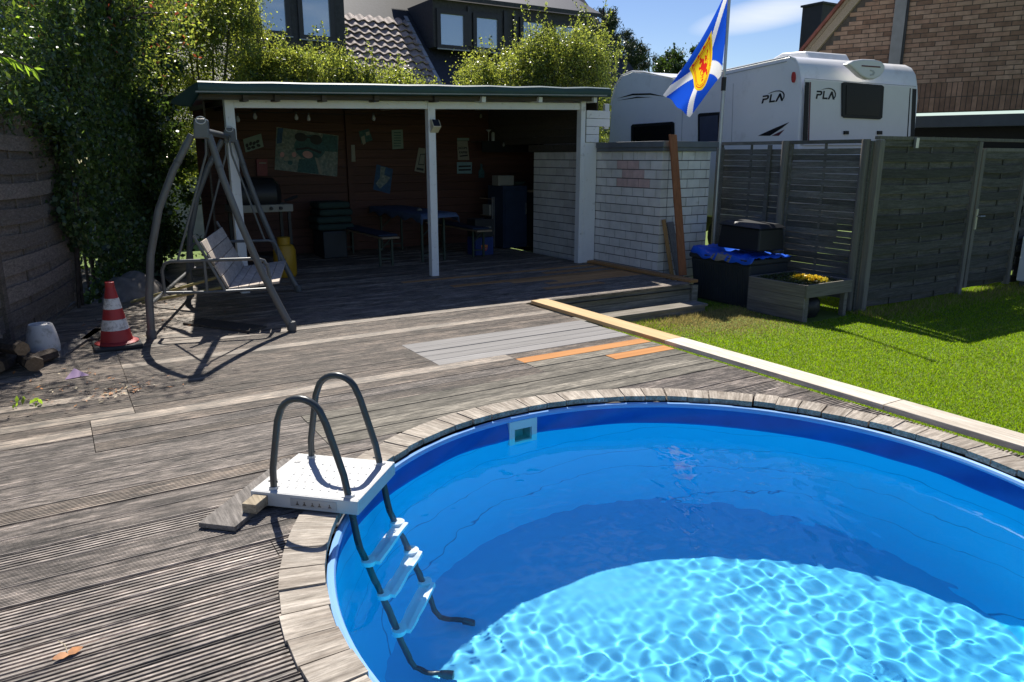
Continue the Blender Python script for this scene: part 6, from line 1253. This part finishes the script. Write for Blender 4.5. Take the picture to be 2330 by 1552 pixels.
bush('dark_shrub', 'dark shrub at the back of the ivy wall left of the shelter', (1.15, 11.9), (0.28, 0.9), -0.1, 2.5, 12000, [M['ivy'], M['privet_d']], (2, 2), 0.07, 94, 4, None, 'shrub')
nb = thing('leafy_branch', 'bright green leafy branch reaching in at the left edge', 'branch', tuple(on_y(0, 130, 4.4))); q0, q1 = on_y(-60, 105, 4.4), on_y(78, 155, 4.5); mb = MB(); mb.tube([q0, (q0+q1)/2+ZU*0.01, q1], [0.008, 0.006, 0.003], 6); mb.build('twig', M['twig'], nb)
for k in range(26):
    f = ir.uniform(0.1, 1.0); c = q0+(q1-q0)*f; a = ir.uniform(-1, 1); d = ((q1-q0).normalized()*0.8+ZU*(-0.5+0.5*a)+Vector((ir.normal(), ir.normal(), ir.normal()))*0.25).normalized(); s = d.cross(Vector((ir.normal(), ir.normal(), 1))).normalized(); L_ = ir.uniform(0.045, 0.075); mb = MB()
    w_ = L_*0.17; e = d.cross(s)
    mb.v = [tuple(c), tuple(c+d*L_*0.45+s*w_), tuple(c+d*L_-e*L_*0.1), tuple(c+d*L_*0.45-s*w_), tuple(c+d*L_*0.5-e*0.004)]; mb.f = [(0, 1, 4), (1, 2, 4), (2, 3, 4), (3, 0, 4)]; mb.m = [0]*4; mb.build('leaf', M['bright_leaf'], nb)
wd = thing('weed_plant', 'small bright weed growing at the left edge of the deck', 'weed', tuple(on_z(60, 925, 0))); w0 = on_z(60, 925, 0)
for k in range(10):
    c = w0+Vector((ir.normal()*0.07, ir.normal()*0.05, 0.004)); d = Vector((ir.normal()*0.6, ir.normal()*0.6, 1)).normalized(); s = d.cross(Vector((0.3, 1, 0.2))).normalized(); L_ = ir.uniform(0.03, 0.06); mb = MB()
    mb.v = [tuple(c), tuple(c+d*L_*0.6+s*L_*0.22), tuple(c+d*L_), tuple(c+d*L_*0.6-s*L_*0.22)]; mb.f = [(0, 1, 2, 3)]; mb.m = [0]; mb.build('leaf', M['bright_leaf'], wd)
M['heap'] = plain('grey_cover', (0.22, 0.20, 0.18), 0.9, var=0.3, scale=9, bump=0.5, bscale=14); mb = MB(); hc = Vector((0.70, 9.75, 0)); n = 18
for i in range(n+1):
    for j in range(n+1):
        x, y = (i/n-0.5)*0.7, (j/n-0.5)*0.9; r2 = (x/0.35)**2+(y/0.45)**2; mb.v.append((hc.x+x, hc.y+y, max(0.003, 0.26*max(0, 1-r2)**0.6+0.03*math.sin(x*21+y*9)*max(0, 1-r2))))
for i in range(n):
    for j in range(n): a = i*(n+1)+j; mb.f.append((a, a+n+1, a+n+2, a+1)); mb.m.append(0)
tag(mb.build('covered_heap', M['heap'], smooth=True), 'grey covered heap in the ivy corner behind the cone', 'heap')
for k, (a, b, lab) in enumerate((((0.62, 9.1, 0.03), (1.45, 8.3, 0.36), 'upper bamboo cane slanting behind the swing frame'), ((0.72, 9.0, 0.03), (1.40, 8.15, 0.26), 'lower bamboo cane slanting behind the swing frame'))): mb = MB(); mb.tube([a, b], 0.016, 8); tag(mb.build('bamboo_cane', plain('bamboo%d' % k, (0.42, 0.36, 0.16), 0.5), smooth=True), lab, 'cane', 'canes behind the swing')
mb = MB(); mb.obox((1.28, 7.42, 0.012), (0.55, -0.83, 0), (0.83, 0.55, 0), (0, 0, 1), 0.42, 0.12, 0.010)
for k in range(7): mb.obox(Vector((1.28, 7.42, 0.0235))+Vector((0.83, 0.55, 0))*(-0.105+k*0.035), (0.55, -0.83, 0), (0.83, 0.55, 0), (0, 0, 1), 0.42, 0.009, 0.0013)
tag(mb.build('ribbed_board', M['dark_wood']), 'dark ribbed board lying on the deck under the swing', 'board')
for k, (c, d, hl, lab) in enumerate((((0.02, 7.35, 0.014), (0.35, 0.94, 0), 0.55, 'loose plank lying between the white pot and the cone'), ((0.28, 7.9, 0.014), (0.30, 0.95, 0), 0.5, 'loose plank lying along the ivy behind the cone'))):
    mb = MB(); d = Vector(d).normalized(); mb.obox(c, d, (-d.y, d.x, 0), (0, 0, 1), hl, 0.07, 0.011); tag(mb.build('loose_plank', M['dark_wood'] if k else M['grey_board'], bevel=0.003), lab, 'plank', 'loose planks along the left fence')
